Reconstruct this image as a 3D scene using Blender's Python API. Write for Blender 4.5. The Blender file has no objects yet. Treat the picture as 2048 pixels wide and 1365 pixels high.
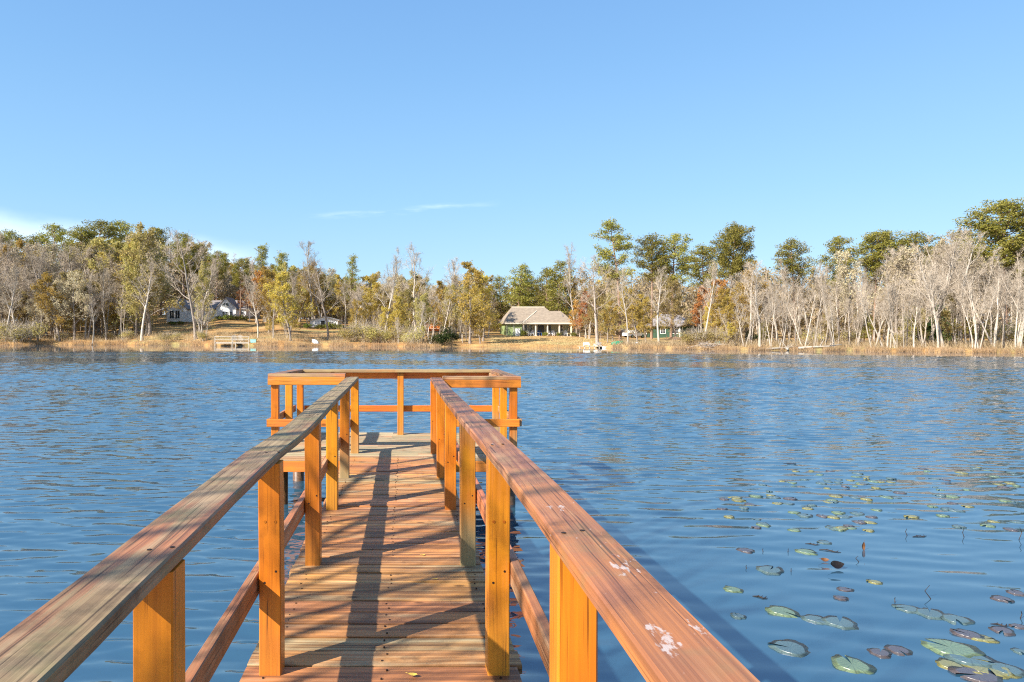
import bpy, math, random
import numpy as np
from mathutils import Vector, Matrix
R = math.radians
rng = random.Random(7)
nrg = np.random.default_rng(11)
sc = bpy.context.scene
col = sc.collection

# ------------------------------------------------------------------ camera, sky, sun, exposure
F, U0, V0 = 1365.0, 812.0, 668.0          # focal length and vanishing point of the dock, photo pixels
DECK = 0.60                                # deck top above the water
ZC = DECK + 1.38                           # eye height
cam = bpy.data.cameras.new("camera"); camo = bpy.data.objects.new("camera", cam); col.objects.link(camo)
camo.location = (0, 0, ZC); camo.rotation_euler = (R(90), 0, 0)
cam.sensor_width = 36.0; cam.lens = 36.0 * F / 2048
cam.shift_x = (1024 - U0) / 2048; cam.shift_y = (V0 - 682.5) / 2048
cam.clip_start = 0.05; cam.clip_end = 6000
sc.camera = camo
SUNV = Vector((-1.17, -0.82, 1.0)).normalized()       # towards the sun
ELEV = math.asin(SUNV.z); AZ = math.atan2(SUNV.x, SUNV.y)
sun = bpy.data.lights.new("sun", 'SUN'); sun.energy = 5.0; sun.angle = R(0.53); sun.color = (1.0, 0.93, 0.82)
suno = bpy.data.objects.new("sun", sun); col.objects.link(suno)
suno.rotation_euler = SUNV.to_track_quat('Z', 'Y').to_euler(); suno.location = (-20, -14, 17)
sc.view_settings.view_transform = 'Standard'; sc.view_settings.look = 'None'
sc.cycles.use_denoising = False; sc.cycles.filter_width = 1.15
sc.view_settings.exposure = 1.14; sc.view_settings.gamma = 1.0; sc.view_settings.use_curve_mapping = False


class NT:
    """small helper round a node tree"""
    def __init__(s, nt): s.nt = nt
    def n(s, typ, props=None, **inp):
        nd = s.nt.nodes.new(typ)
        for k, v in (props or {}).items(): setattr(nd, k, v)
        for k, v in inp.items():
            key = int(k[1:]) if k[0] == 'i' and k[1:].isdigit() else k.replace('_', ' ')
            sk = nd.inputs[key]
            if isinstance(v, bpy.types.NodeSocket): s.nt.links.new(v, sk)
            else: sk.default_value = v
        return nd
    def math(s, op, a, b=0.0, c=None, clamp=False):
        kw = dict(i0=a, i1=b)
        if c is not None: kw['i2'] = c
        return s.n('ShaderNodeMath', dict(operation=op, use_clamp=clamp), **kw).outputs[0]
    def ss(s, v, a, b, lo=0.0, hi=1.0):
        return s.n('ShaderNodeMapRange', dict(interpolation_type='SMOOTHSTEP'), i0=v, i1=a, i2=b, i3=lo, i4=hi).outputs[0]
    def mix(s, f, a, b, mode='MIX'):
        nd = s.nt.nodes.new('ShaderNodeMix'); nd.data_type = 'RGBA'; nd.blend_type = mode
        for i, v in ((0, f), (6, a), (7, b)):
            if isinstance(v, bpy.types.NodeSocket): s.nt.links.new(v, nd.inputs[i])
            else: nd.inputs[i].default_value = (*v, 1) if (i and len(v) == 3) else v
        return nd.outputs[2]
    def ramp(s, f, stops):
        nd = s.nt.nodes.new('ShaderNodeValToRGB'); s.nt.links.new(f, nd.inputs[0])
        e = nd.color_ramp.elements
        while len(e) < len(stops): e.new(0.5)
        for el, (p, c) in zip(e, stops): el.position = p; el.color = (*c, 1) if len(c) == 3 else c
        return nd.outputs[0]
    def noise(s, vec, scale, detail=3.0, rough=0.55, dim='3D'):
        return s.n('ShaderNodeTexNoise', dict(noise_dimensions=dim), Vector=vec, Scale=scale, Detail=detail, Roughness=rough)
    def mapping(s, vec, scale=(1, 1, 1), loc=(0, 0, 0), rot=(0, 0, 0)):
        return s.n('ShaderNodeMapping', None, Vector=vec, Location=loc, Rotation=rot, Scale=scale).outputs[0]


world = bpy.data.worlds.new("World"); sc.world = world; world.use_nodes = True
w = NT(world.node_tree); world.node_tree.nodes.clear()
sky = w.n('ShaderNodeTexSky', dict(sky_type='NISHITA', sun_disc=False, sun_elevation=ELEV, sun_rotation=AZ,
                                   altitude=0.0, air_density=1.0, dust_density=0.05, ozone_density=1.5))
gen = w.n('ShaderNodeTexCoord').outputs['Generated']
sp = w.n('ShaderNodeSeparateXYZ', None, Vector=gen)
yy = w.math('MAXIMUM', sp.outputs[1], 0.02)
ca = w.math('DIVIDE', sp.outputs[0], yy); ce = w.math('DIVIDE', sp.outputs[2], yy)
cv = w.n('ShaderNodeCombineXYZ', None, X=ca, Y=ce, Z=0.0).outputs[0]
cn = w.noise(w.mapping(cv, (9, 60, 1), rot=(0, 0, R(-5))), 1.0, 5.0, 0.6).outputs[0]
cn2 = w.noise(w.mapping(cv, (7, 16, 1)), 1.0, 4.0, 0.55).outputs[0]
edge = w.math('SUBTRACT', w.math('MULTIPLY_ADD', ca, -0.125, 0.108), ce)
edge = w.math('ADD', edge, w.math('MULTIPLY', w.math('SUBTRACT', cn2, 0.5), 0.035))
c1 = w.math('MULTIPLY', w.ss(edge, -0.006, 0.03), w.ss(ca, -0.16, -0.30))
c1 = w.math('MULTIPLY', c1, w.ss(sp.outputs[1], 0.2, 0.5))
line = w.math('ABSOLUTE', w.math('SUBTRACT', ce, w.math('ADD', w.math('MULTIPLY_ADD', ca, 0.081, 0.181), w.math('MULTIPLY', w.math('SUBTRACT', cn2, 0.5), 0.018))))
c2 = w.math('MULTIPLY', w.ss(line, 0.0075, 0.0), w.ss(cn, 0.42, 0.66))
c2 = w.math('MULTIPLY', c2, w.math('MULTIPLY', w.ss(ca, -0.17, -0.09), w.ss(ca, 0.15, 0.06)))
cm = w.math('ADD', w.math('MULTIPLY', c1, 0.6), w.math('MULTIPLY', c2, 0.30), clamp=True)
el = w.ss(sp.outputs[2], 0.0, 0.62)                     # the clear blue of a winter sky, paler towards the horizon
clear = w.ramp(el, [(0.0, (0.200, 0.335, 0.475)), (0.22, (0.158, 0.306, 0.475)), (0.62, (0.115, 0.248, 0.44)), (1.0, (0.085, 0.195, 0.40))])
clear = w.n('ShaderNodeVectorMath', dict(operation='SCALE'), i0=clear, Scale=10.7).outputs[0]
skyc = w.mix(w.ss(sp.outputs[1], -0.35, 0.25, 0.35, 0.8), sky.outputs[0], clear)
skyc = w.mix(cm, skyc, (5.6, 6.6, 7.6))
bg = w.n('ShaderNodeBackground', None, Color=skyc, Strength=0.095)
wo = w.n('ShaderNodeOutputWorld', None, Surface=bg.outputs[0])


# ------------------------------------------------------------------ meshes
class MB:
    """collects polygons, links them as ONE mesh object"""
    def __init__(s): s.v = []; s.f = []; s.r = []; s.nv = 0
    def add(s, verts, faces, rnd=0.0):
        o = s.nv; s.v.extend([tuple(p) for p in verts]); s.nv += len(verts)
        s.r.extend([rnd] * len(verts)); s.f.extend([tuple(i + o for i in f) for f in faces])
    def box(s, x0, x1, y0, y1, z0, z1, rnd=0.0, bev=0.0):
        if bev > 0: return s.sweep([((x0+x1)/2, y0, (z0+z1)/2), ((x0+x1)/2, y1, (z0+z1)/2)], x1-x0, z1-z0, bev, rnd)
        p = [(x, y, z) for x in (x0, x1) for y in (y0, y1) for z in (z0, z1)]
        s.add(p, [(0, 1, 3, 2), (4, 6, 7, 5), (0, 4, 5, 1), (2, 3, 7, 6), (0, 2, 6, 4), (1, 5, 7, 3)], rnd)
    def sweep(s, path, wd, th, bev=0.004, rnd=0.0, up=(0, 0, 1), wob=None):
        """rectangular section wd (sideways) x th (along up) with chamfered edges along a path"""
        path = [Vector(p) for p in path]; n = len(path); vs = []; fs = []
        for i, p in enumerate(path):
            d = (path[min(i+1, n-1)] - path[max(i-1, 0)]).normalized()
            side = d.cross(Vector(up)).normalized(); u = side.cross(d).normalized()
            a, b = wd/2, th/2; c = bev
            k = 1 if wob is None else 1 + wob * rng.uniform(-1, 1)
            for x, z in ((-a+c, -b), (a-c, -b), (a, -b+c), (a, b-c), (a-c, b), (-a+c, b), (-a, b-c), (-a, -b+c)):
                vs.append(p + side * x * k + u * z)
        for i in range(n-1):
            for k in range(8):
                a, b = i*8+k, i*8+(k+1) % 8
                fs.append((a, a+8, b+8, b))
        e = (n-1)*8
        fs.append(tuple(range(8))); fs.append(tuple(e+k for k in reversed(range(8))))
        s.add(vs, fs, rnd)
    def tube(s, path, rad, n=8, rnd=0.0, cap=True):
        path = [Vector(p) for p in path]; m = len(path); vs = []; fs = []
        if not hasattr(rad, '__len__'): rad = [rad]*m
        ref = Vector((0.31, 0.21, 0.93)); 
        for i, p in enumerate(path):
            d = (path[min(i+1, m-1)] - path[max(i-1, 0)]).normalized()
            if abs(d.dot(ref)) > 0.97: rf = Vector((1, 0, 0))
            else: rf = ref
            a = d.cross(rf).normalized(); b = d.cross(a)
            for k in range(n):
                t = 2*math.pi*k/n; vs.append(p + (a*math.cos(t) + b*math.sin(t))*rad[i])
        for i in range(m-1):
            for k in range(n):
                fs.append((i*n+k, i*n+(k+1) % n, (i+1)*n+(k+1) % n, (i+1)*n+k))
        if cap: fs.append(tuple(reversed(range(n)))); fs.append(tuple((m-1)*n+k for k in range(n)))
        s.add(vs, fs, rnd)
    def ball(s, c, r, nu=10, nv=7, jit=0.0, rnd=0.0):
        rr = r if hasattr(r, '__len__') else (r, r, r); vs = []; fs = []
        for j in range(nv+1):
            ph = math.pi*j/nv
            for i in range(nu):
                t = 2*math.pi*i/nu; q = 1 + jit*rng.uniform(-1, 1)
                vs.append((c[0]+rr[0]*q*math.sin(ph)*math.cos(t), c[1]+rr[1]*q*math.sin(ph)*math.sin(t), c[2]+rr[2]*q*math.cos(ph)))
        for j in range(nv):
            for i in range(nu):
                a, b = j*nu+i, j*nu+(i+1) % nu
                fs.append((a, a+nu, b+nu, b))
        s.add(vs, fs, rnd)
    def build(s, name, m, parent=None, smooth=False):
        me = bpy.data.meshes.new(name); me.from_pydata(s.v, [], s.f); me.validate()
        at = me.attributes.new("rnd", 'FLOAT', 'POINT')
        if len(s.r) == len(me.vertices): at.data.foreach_set("value", s.r)
        if m: me.materials.append(m)
        if smooth: me.polygons.foreach_set("use_smooth", [True]*len(me.polygons))
        me.update()
        o = bpy.data.objects.new(name, me); col.objects.link(o)
        if parent: o.parent = parent
        return o


def quadmesh(name, V, Q, m, parent=None, rnd=None, smooth=False):
    """numpy arrays -> one mesh object of quads"""
    V = np.asarray(V, dtype=np.float32); Q = np.asarray(Q, dtype=np.int32)
    me = bpy.data.meshes.new(name)
    me.vertices.add(len(V)); me.vertices.foreach_set("co", V.ravel())
    me.loops.add(Q.size); me.loops.foreach_set("vertex_index", Q.ravel())
    me.polygons.add(len(Q)); me.polygons.foreach_set("loop_start", np.arange(0, Q.size, 4, dtype=np.int32))
    if smooth: me.polygons.foreach_set("use_smooth", np.ones(len(Q), dtype=bool))
    if rnd is not None:
        at = me.attributes.new("rnd", 'FLOAT', 'POINT'); at.data.foreach_set("value", np.asarray(rnd, dtype=np.float32))
    me.update(calc_edges=True)
    if isinstance(m, (list, tuple)):
        for q in m: me.materials.append(q)
    else: me.materials.append(m)
    o = bpy.data.objects.new(name, me); col.objects.link(o)
    if parent: o.parent = parent
    return o


def tag(o, label=None, cat=None, group=None, kind=None):
    if label: o['label'] = label
    if cat: o['category'] = cat
    if group: o['group'] = group
    if kind: o['kind'] = kind
    return o


def empty(name, loc, rz=0.0, label=None, cat=None, group=None):
    o = bpy.data.objects.new(name, None); col.objects.link(o); o.empty_display_size = 0.3
    o.location = loc; o.rotation_euler = (0, 0, rz)
    return tag(o, label, cat, group)


def copy_tree(o, parent=None):
    c = o.copy(); col.objects.link(c)
    if parent: c.parent = parent
    for ch in list(o.children): copy_tree(ch, c)
    return c


# ------------------------------------------------------------------ materials
def newmat(name, rough=0.6, spec=0.3):
    m = bpy.data.materials.new(name); m.use_nodes = True
    t = NT(m.node_tree); b = m.node_tree.nodes['Principled BSDF']
    b.inputs['Roughness'].default_value = rough; b.inputs['Specular IOR Level'].default_value = spec
    return m, t, b


def plain(name, c, rough=0.6, var=0.18, scale=3.0, metal=0.0, spec=0.3):
    """a colour with blotchy variation and a little relief"""
    m, t, b = newmat(name, rough, spec)
    co = t.n('ShaderNodeTexCoord').outputs['Object']
    n = t.noise(co, scale, 5.0, 0.65).outputs[0]
    lo = tuple(x*(1-var) for x in c); hi = tuple(min(1, x*(1+var)) for x in c)
    t.nt.links.new(t.ramp(n, [(0.3, lo), (0.7, hi)]), b.inputs['Base Color'])
    b.inputs['Metallic'].default_value = metal
    return m


def wood(name, axis, stain, worn, dark, wear=(0.42, 0.62), rough=0.55, grain=34.0, foot=None, spec=0.35, spots=None, groove=0.25, grime=0.55, moss=0.0, warp_=0.012, streak=0.55):
    """stained boards: grain along an axis, worn patches, cracks, knots"""
    m, t, b = newmat(name, rough, spec)
    co = t.n('ShaderNodeTexCoord').outputs['Object']
    rn = t.n('ShaderNodeAttribute', dict(attribute_name="rnd")).outputs['Fac']
    off = t.n('ShaderNodeCombineXYZ', None, X=t.math('MULTIPLY', rn, 13.7), Y=t.math('MULTIPLY', rn, 7.1), Z=t.math('MULTIPLY', rn, 23.3)).outputs[0]
    p = t.n('ShaderNodeVectorMath', dict(operation='ADD'), i0=co, i1=off).outputs[0]
    sc_ = [grain]*3; sc_[axis] = 0.7
    s2 = [9.0]*3; s2[axis] = 1.3
    s3 = [130.0]*3; s3[axis] = 1.6
    warp = t.noise(p, 2.2, 2.0).outputs[1]
    pw = t.n('ShaderNodeVectorMath', dict(operation='MULTIPLY_ADD'), i0=warp, i1=(warp_, warp_, warp_), i2=p).outputs[0]
    g = t.noise(t.mapping(pw, sc_), 1.0, 4.0, 0.65).outputs[0]
    fine = t.noise(t.mapping(pw, s3), 1.0, 2.0, 0.6).outputs[0]
    blot = t.noise(t.mapping(p, s2), 0.75, 5.0, 0.62).outputs[0]
    big = t.noise(p, 1.7, 3.0, 0.6).outputs[0]
    wmask = t.math('ADD', t.math('MULTIPLY', blot, 0.55), t.math('MULTIPLY', big, 0.45))
    wmask = t.math('ADD', wmask, t.math('MULTIPLY', t.math('SUBTRACT', g, 0.5), 0.35))
    wmask = t.math('ADD', wmask, t.math('MULTIPLY', t.math('SUBTRACT', rn, 0.5), 0.16))
    wm = t.ss(wmask, wear[0], wear[1])
    st = t.mix(t.ss(big, 0.35, 0.65), stain[0], stain[1])
    wn = t.mix(t.ss(t.noise(p, 5.0, 3.0).outputs[0], 0.38, 0.62), worn[0], worn[1])
    c = t.mix(wm, st, wn)
    c = t.mix(t.math('MULTIPLY', t.ss(g, 0.62, 0.36), streak), c, dark)
    c = t.mix(t.math('MULTIPLY', t.ss(fine, 0.42, 0.30), 0.75), c, tuple(x*0.45 for x in dark))
    hv = t.n('ShaderNodeHueSaturation', None, Hue=t.math('MULTIPLY_ADD', rn, 0.02, 0.49), Saturation=1.0,
             Value=t.math('MULTIPLY_ADD', t.math('FRACT', t.math('MULTIPLY', rn, 7.77)), 0.34, 0.83), Color=c).outputs[0]
    gr_ = t.noise(p, 3.1, 5.0, 0.7).outputs[0]
    hv = t.mix(t.math('MULTIPLY', t.ss(gr_, 0.54, 0.70), grime), hv, t.n('ShaderNodeVectorMath', dict(operation='MULTIPLY'), i0=hv, i1=(0.34, 0.36, 0.36)).outputs[0])
    if moss:                                   # green film on the damp edges
        gm = t.noise(t.mapping(p, (3, 3, 3)), 1.3, 4.0, 0.7).outputs[0]
        hv = t.mix(t.math('MULTIPLY', t.ss(gm, 0.50, 0.66), moss), hv, (0.17, 0.17, 0.075))
    # knots
    kv = [5.0]*3; kv[axis] = 2.2
    vo = t.n('ShaderNodeTexVoronoi', None, Vector=t.mapping(p, kv), Scale=1.0).outputs['Distance']
    hv = t.mix(t.math('MULTIPLY', t.ss(vo, 0.10, 0.045), 0.75), hv, tuple(x*0.35 for x in dark))
    if foot is not None:                       # bare, greenish wood where the stain has gone from the foot of a post
        z = t.n('ShaderNodeSeparateXYZ', None, Vector=co).outputs[2]
        fm = t.ss(t.math('ADD', z, t.math('MULTIPLY', t.math('SUBTRACT', blot, 0.5), 0.55)), foot[1], foot[0])
        ro = t.ss(t.math('FRACT', t.math('MULTIPLY', rn, 5.31)), 0.5, 0.75)
        hv = t.mix(t.math('MULTIPLY', fm, t.math('MULTIPLY_ADD', ro, 0.85, 0.12)), hv, t.mix(g, (0.16, 0.12, 0.05), (0.40, 0.33, 0.19)))
    if spots:                                  # flaking pale specks and droppings
        sv = t.noise(t.mapping(p, spots[1]), 1.0, 6.0, 0.75).outputs[0]
        hv = t.mix(t.math('MULTIPLY', t.ss(sv, spots[0], spots[0]+0.03), 0.8), hv, (0.56, 0.50, 0.46))
        if len(spots) > 2:                     # dried white splashes
            near = 0.0
            for (cx_, cy_, rx_, ry_) in spots[2]:
                dv = t.n('ShaderNodeVectorMath', dict(operation='LENGTH'), i0=t.n('ShaderNodeVectorMath', dict(operation='MULTIPLY'), i0=t.n('ShaderNodeVectorMath', dict(operation='SUBTRACT'), i0=co, i1=(cx_, cy_, 0)).outputs[0], i1=(1/rx_, 1/ry_, 0)).outputs[0]).outputs['Value']
                near = t.math('MAXIMUM', near, t.ss(dv, 1.0, 0.15))
            sn = t.noise(t.mapping(co, (70, 32, 1), rot=(0, 0, R(20))), 1.0, 3.0, 0.6).outputs[0]
            hv = t.mix(t.math('MULTIPLY', t.ss(t.math('MULTIPLY_ADD', near, 0.22, sn), 0.69, 0.80), 0.6), hv, (0.55, 0.51, 0.49))
    t.nt.links.new(hv, b.inputs['Base Color'])
    hgt = t.math('ADD', t.math('MULTIPLY', g, 0.6), t.math('MULTIPLY', fine, 0.5))
    bp = t.n('ShaderNodeBump', None, Strength=groove, Distance=0.004, Height=hgt).outputs[0]
    t.nt.links.new(bp, b.inputs['Normal'])
    t.nt.links.new(t.math('MULTIPLY_ADD', wm, 0.25, rough-0.1), b.inputs['Roughness'])
    return m


def leafmat(name, a, b_, c_, trans=0.3, scale=0.5, hr=.05):
    """leaves: hue drifts through the crown and from tree to tree; some light comes through"""
    m = bpy.data.materials.new(name); m.use_nodes = True; m.node_tree.nodes.clear(); t = NT(m.node_tree)
    rn = t.n('ShaderNodeAttribute', dict(attribute_name="rnd")).outputs['Fac']
    oi = t.n('ShaderNodeObjectInfo').outputs['Random']
    co = t.n('ShaderNodeTexCoord').outputs['Object']
    k = t.math('ADD', t.math('MULTIPLY', t.noise(co, scale, 2.0).outputs[0], 0.6), t.math('MULTIPLY', rn, 0.45))
    cc = t.ramp(k, [(0.2, a), (0.5, b_), (0.8, c_)])
    cc = t.n('ShaderNodeHueSaturation', None, Hue=t.math('MULTIPLY_ADD', oi, hr, 0.5-hr/2), Saturation=1.0,
             Value=t.math('MULTIPLY_ADD', oi, 0.5, 0.75), Color=cc).outputs[0]
    d = t.n('ShaderNodeBsdfDiffuse', None, Color=cc); tr = t.n('ShaderNodeBsdfTranslucent', None, Color=cc)
    mx = t.n('ShaderNodeMixShader', None, i0=trans, i1=d.outputs[0], i2=tr.outputs[0])
    t.n('ShaderNodeOutputMaterial', None, Surface=mx.outputs[0])
    return m


def barkmat(name, a, b_, scale=2.0):
    m, t, b = newmat(name, 0.85, 0.15)
    co = t.n('ShaderNodeTexCoord').outputs['Object']
    oi = t.n('ShaderNodeObjectInfo').outputs['Random']
    n = t.noise(t.mapping(co, (5, 5, 1.2)), scale, 5.0, 0.7).outputs[0]
    c = t.ramp(n, [(0.32, a), (0.66, b_)])
    c = t.n('ShaderNodeHueSaturation', None, Hue=0.5, Saturation=1.0, Value=t.math('MULTIPLY_ADD', oi, 0.45, 0.78), Color=c).outputs[0]
    t.nt.links.new(c, b.inputs['Base Color'])
    t.nt.links.new(t.n('ShaderNodeBump', None, Strength=0.6, Distance=0.05, Height=n).outputs[0], b.inputs['Normal'])
    return m


M = {}
AMB = ((0.64, 0.235, 0.012), (0.50, 0.155, 0.010))
M['post'] = wood('amber_stained_wood', 2, AMB, ((0.52, 0.16, 0.04), (0.45, 0.19, 0.06)), (0.22, 0.065, 0.012), wear=(0.52, 0.70), grime=0.5, streak=0.3, grain=48, rough=0.45, foot=(DECK+0.02, DECK+0.42), groove=0.15, spots=(0.735, (40, 40, 9)))
M['apron'] = wood('amber_stained_board', 0, ((0.62, 0.21, 0.02), (0.55, 0.17, 0.03)), ((0.52, 0.20, 0.09), (0.48, 0.22, 0.10)), (0.28, 0.085, 0.02), wear=(0.52, 0.70), streak=0.3, rough=0.5, groove=0.15)
M['rail_l'] = wood('weathered_tan_rail', 1, ((0.45, 0.17, 0.06), (0.40, 0.17, 0.085)), ((0.27, 0.19, 0.10), (0.34, 0.235, 0.135)), (0.10, 0.052, 0.028), wear=(0.345, 0.50), groove=0.6, grime=0.65, moss=0.42, grain=46)
M['rail_r'] = wood('weathered_red_rail', 1, ((0.43, 0.165, 0.045), (0.29, 0.115, 0.062)), ((0.33, 0.19, 0.10), (0.26, 0.135, 0.09)), (0.10, 0.042, 0.028), wear=(0.42, 0.60), groove=0.5, grime=0.8, moss=0.25, grain=46, spots=(0.672, (22, 7, 22), [(.415, 1.30, .05, .10), (.375, 1.0, .035, .10), (.44, 1.02, .045, .09), (.40, 1.75, .05, .12)]))
M['lower'] = wood('worn_orange_rail', 1, ((0.52, 0.17, 0.06), (0.46, 0.19, 0.09)), ((0.42, 0.25, 0.14), (0.38, 0.19, 0.10)), (0.18, 0.07, 0.03), wear=(0.45, 0.62))
M['cap_x'] = wood('weathered_cap_board', 0, ((0.52, 0.20, 0.07), (0.44, 0.20, 0.09)), ((0.38, 0.27, 0.13), (0.34, 0.22, 0.12)), (0.15, 0.075, 0.03), wear=(0.40, 0.56))
M['deck'] = wood('worn_deck_planks', 0, ((0.60, 0.27, 0.08), (0.52, 0.235, 0.085)), ((0.48, 0.33, 0.18), (0.38, 0.29, 0.17)), (0.10, 0.045, 0.022), wear=(0.46, 0.64), grain=30, streak=0.75, groove=0.8, rough=0.62, grime=0.75)
M['deck2'] = wood('grey_tan_platform_planks', 0, ((0.50, 0.30, 0.15), (0.44, 0.25, 0.12)), ((0.42, 0.34, 0.21), (0.35, 0.29, 0.18)), (0.18, 0.11, 0.05), wear=(0.38, 0.54), grain=26, groove=0.5, rough=0.65)
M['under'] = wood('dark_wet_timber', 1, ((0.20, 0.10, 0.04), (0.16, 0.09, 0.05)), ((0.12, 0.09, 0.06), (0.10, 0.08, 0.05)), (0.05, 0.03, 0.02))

# ------------------------------------------------------------------ terrain
SH = [(-1500, 660+22), (-300, 689.4), (0, 690), (150, 690), (300, 690.8), (440, 692), (700, 693), (850, 695), (930, 694.2), (1024, 694.5), (1150, 695.5), (1250, 698), (1400, 699.5),
      (1500, 701), (1700, 703), (2048, 707), (2400, 711), (4000, 722)]
SL = [(-1500, .08), (200, .085), (300, .11), (480, .118), (600, .09), (660, .08), (760, .06), (850, .042), (1000, .042), (1150, .035), (1270, .0137), (1350, .0175), (1600, .012), (4000, .012)]
def interp(tab, u):
    if u <= tab[0][0]: return tab[0][1]
    for (a, p), (b, q) in zip(tab, tab[1:]):
        if u <= b: return p + (q-p)*(u-a)/(b-a)
    return tab[-1][1]
def shoreY(u): return ZC*F/(interp(SH, u) + 0.35*math.sin(u*0.047) + 0.3*math.sin(u*0.013+1) - V0)
def ground(X, Y):
    u = U0 + F*X/Y; d = Y - shoreY(u)
    return gz(u, d)
def gz(u, d):
    if d < 0: return d*0.25
    b = min(1, d/1.6); z = 0.32*b*b*(3-2*b)
    z += interp(SL, u)*min(d, 62) + 0.012*max(0, d-62)
    return z
def at(u, Y): return ((u-U0)/F*Y, Y)
def spot(u, d):
    Y = shoreY(u) + d; X = (u-U0)/F*Y
    return X, Y, gz(u, d)

mg, t, b = newmat('leaf_littered_ground', 0.95, 0.1)
co = t.n('ShaderNodeTexCoord').outputs['Object']
n1 = t.noise(co, 0.16, 6.0, 0.65).outputs[0]; n2 = t.noise(co, 2.6, 5.0, 0.7).outputs[0]; n3 = t.noise(t.mapping(co, (0.05, 0.18, 1)), 1.0, 3.0).outputs[0]
c = t.ramp(n1, [(0.34, (0.30, 0.145, 0.055)), (0.5, (0.44, 0.26, 0.10)), (0.66, (0.50, 0.33, 0.145))])
c = t.mix(t.ss(n3, 0.52, 0.66), c, (0.34, 0.28, 0.11))
c = t.mix(t.math('MULTIPLY', t.ss(n2, 0.55, 0.36), 0.6), c, (0.17, 0.095, 0.045))
t.nt.links.new(c, b.inputs['Base Color'])
t.nt.links.new(t.n('ShaderNodeBump', None, Strength=0.8, Distance=0.12, Height=n2).outputs[0], b.inputs['Normal'])
us = list(range(-1500, 3901, 20)); ds = [-14, -6, -3, -1.2, -.4, 0, .3, .6, 1, 1.5, 2.2, 3, 4, 5.5, 7.5, 10, 13, 16, 20, 25, 30, 36, 43, 50, 60, 75, 100, 140, 200, 320, 600, 1500, 4500]
V = []; Q = []
for u in us:
    sy = shoreY(u)
    for d in ds:
        Y = sy + d; V.append(((u-U0)/F*Y, Y, gz(u, d) + (0.05*math.sin(u*.9+d*1.7)*min(1, max(0, d)) if d < 60 else 0)))
nd = len(ds)
for i in range(len(us)-1):
    for j in range(nd-1): Q.append((i*nd+j, (i+1)*nd+j, (i+1)*nd+j+1, i*nd+j+1))
tag(quadmesh('ground', V, Q, mg, smooth=True), kind='structure')
# the bank behind the camera, where the dock starts
V = []; Q = []; xs = np.linspace(-60, 60, 61); ys = [-1.6, -2.4, -3.2, -4.2, -6, -9, -14, -22, -40, -80]
for x in xs:
    for j, y in enumerate(ys): V.append((x, y + 0.5*math.sin(x*.4), [-.35, -.08, .2, .38, .5, .62, .8, 1.1, 1.8, 3][j]))
for i in range(60):
    for j in range(len(ys)-1): Q.append((i*len(ys)+j, i*len(ys)+j+1, (i+1)*len(ys)+j+1, (i+1)*len(ys)+j))
tag(quadmesh('near_bank', V, Q, mg, smooth=True), kind='structure')

# ------------------------------------------------------------------ water
mw, t, b = newmat('lake_water', 0.03, 0.5)
b.inputs['IOR'].default_value = 2.4
b.inputs['Base Color'].default_value = (0.024, 0.070, 0.112, 1)
pos = t.n('ShaderNodeNewGeometry').outputs['Position']
sx = t.n('ShaderNodeSeparateXYZ', None, Vector=pos); X_, Y_ = sx.outputs[0], sx.outputs[1]
patch = t.noise(t.mapping(pos, (0.05, 0.09, 1)), 1.0, 3.0).outputs[0]
lim = t.math('MULTIPLY_ADD', t.math('MAXIMUM', X_, 0.0), -0.33, 77.0)
dd = t.math('SUBTRACT', Y_, t.math('ADD', lim, t.math('MULTIPLY', t.math('SUBTRACT', patch, 0.5), 14)))
calm = t.ss(dd, -2.5, 2.5)
stre = t.noise(t.mapping(pos, (0.035, 0.5, 1), loc=(3, 0, 0)), 1.0, 2.0).outputs[0]
stre = t.math('MULTIPLY', t.ss(stre, 0.62, 0.70), t.ss(Y_, 42, 58))
calm = t.math('MAXIMUM', calm, t.math('MULTIPLY', stre, 0.85))
# the lee of the lily bed lower right is smoother, with longer swells
lee = t.math('MULTIPLY', t.ss(Y_, 11.0, 4.5), t.ss(X_, 0.0, 2.0))
wv = t.n('ShaderNodeVectorMath', dict(operation='MULTIPLY_ADD'), i0=t.noise(pos, 0.5, 2.0).outputs[1], i1=(0.7, 0.7, 0), i2=pos).outputs[0]
a = t.noise(t.mapping(wv, (0.9, 2.9, 1), rot=(0, 0, R(-5))), 1.0, 2.0, 0.5).outputs[1]
bq = t.noise(t.mapping(wv, (3.2, 8.5, 1), rot=(0, 0, R(9))), 1.0, 2.0, 0.6).outputs[1]
cq = t.noise(t.mapping(wv, (0.45, 1.9, 1), rot=(0, 0, R(4))), 1.0, 1.0, 0.4).outputs[1]
def cen(cv): return t.n('ShaderNodeVectorMath', dict(operation='SUBTRACT'), i0=cv, i1=(0.5, 0.5, 0.5)).outputs[0]
def vsc(cv, k): return t.n('ShaderNodeVectorMath', dict(operation='SCALE'), i0=cv, Scale=k).outputs[0]
def vadd(p, q): return t.n('ShaderNodeVectorMath', dict(operation='ADD'), i0=p, i1=q).outputs[0]
ka = t.math('MULTIPLY_ADD', lee, -0.12, 0.17); kb = t.math('MULTIPLY_ADD', lee, -0.22, 0.26)
slope = vadd(vadd(vsc(cen(a), ka), vsc(cen(bq), kb)), vsc(cen(cq), 0.06))
slope = vsc(slope, t.math('MULTIPLY_ADD', calm, -0.93, 1.0))
slope = t.n('ShaderNodeVectorMath', dict(operation='MULTIPLY'), i0=slope, i1=(0.55, 1.0, 0.0)).outputs[0]
nrm = t.n('ShaderNodeVectorMath', dict(operation='NORMALIZE'), i0=vadd(slope, t.n('ShaderNodeNewGeometry').outputs['Normal'])).outputs[0]
t.nt.links.new(nrm, b.inputs['Normal'])
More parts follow.
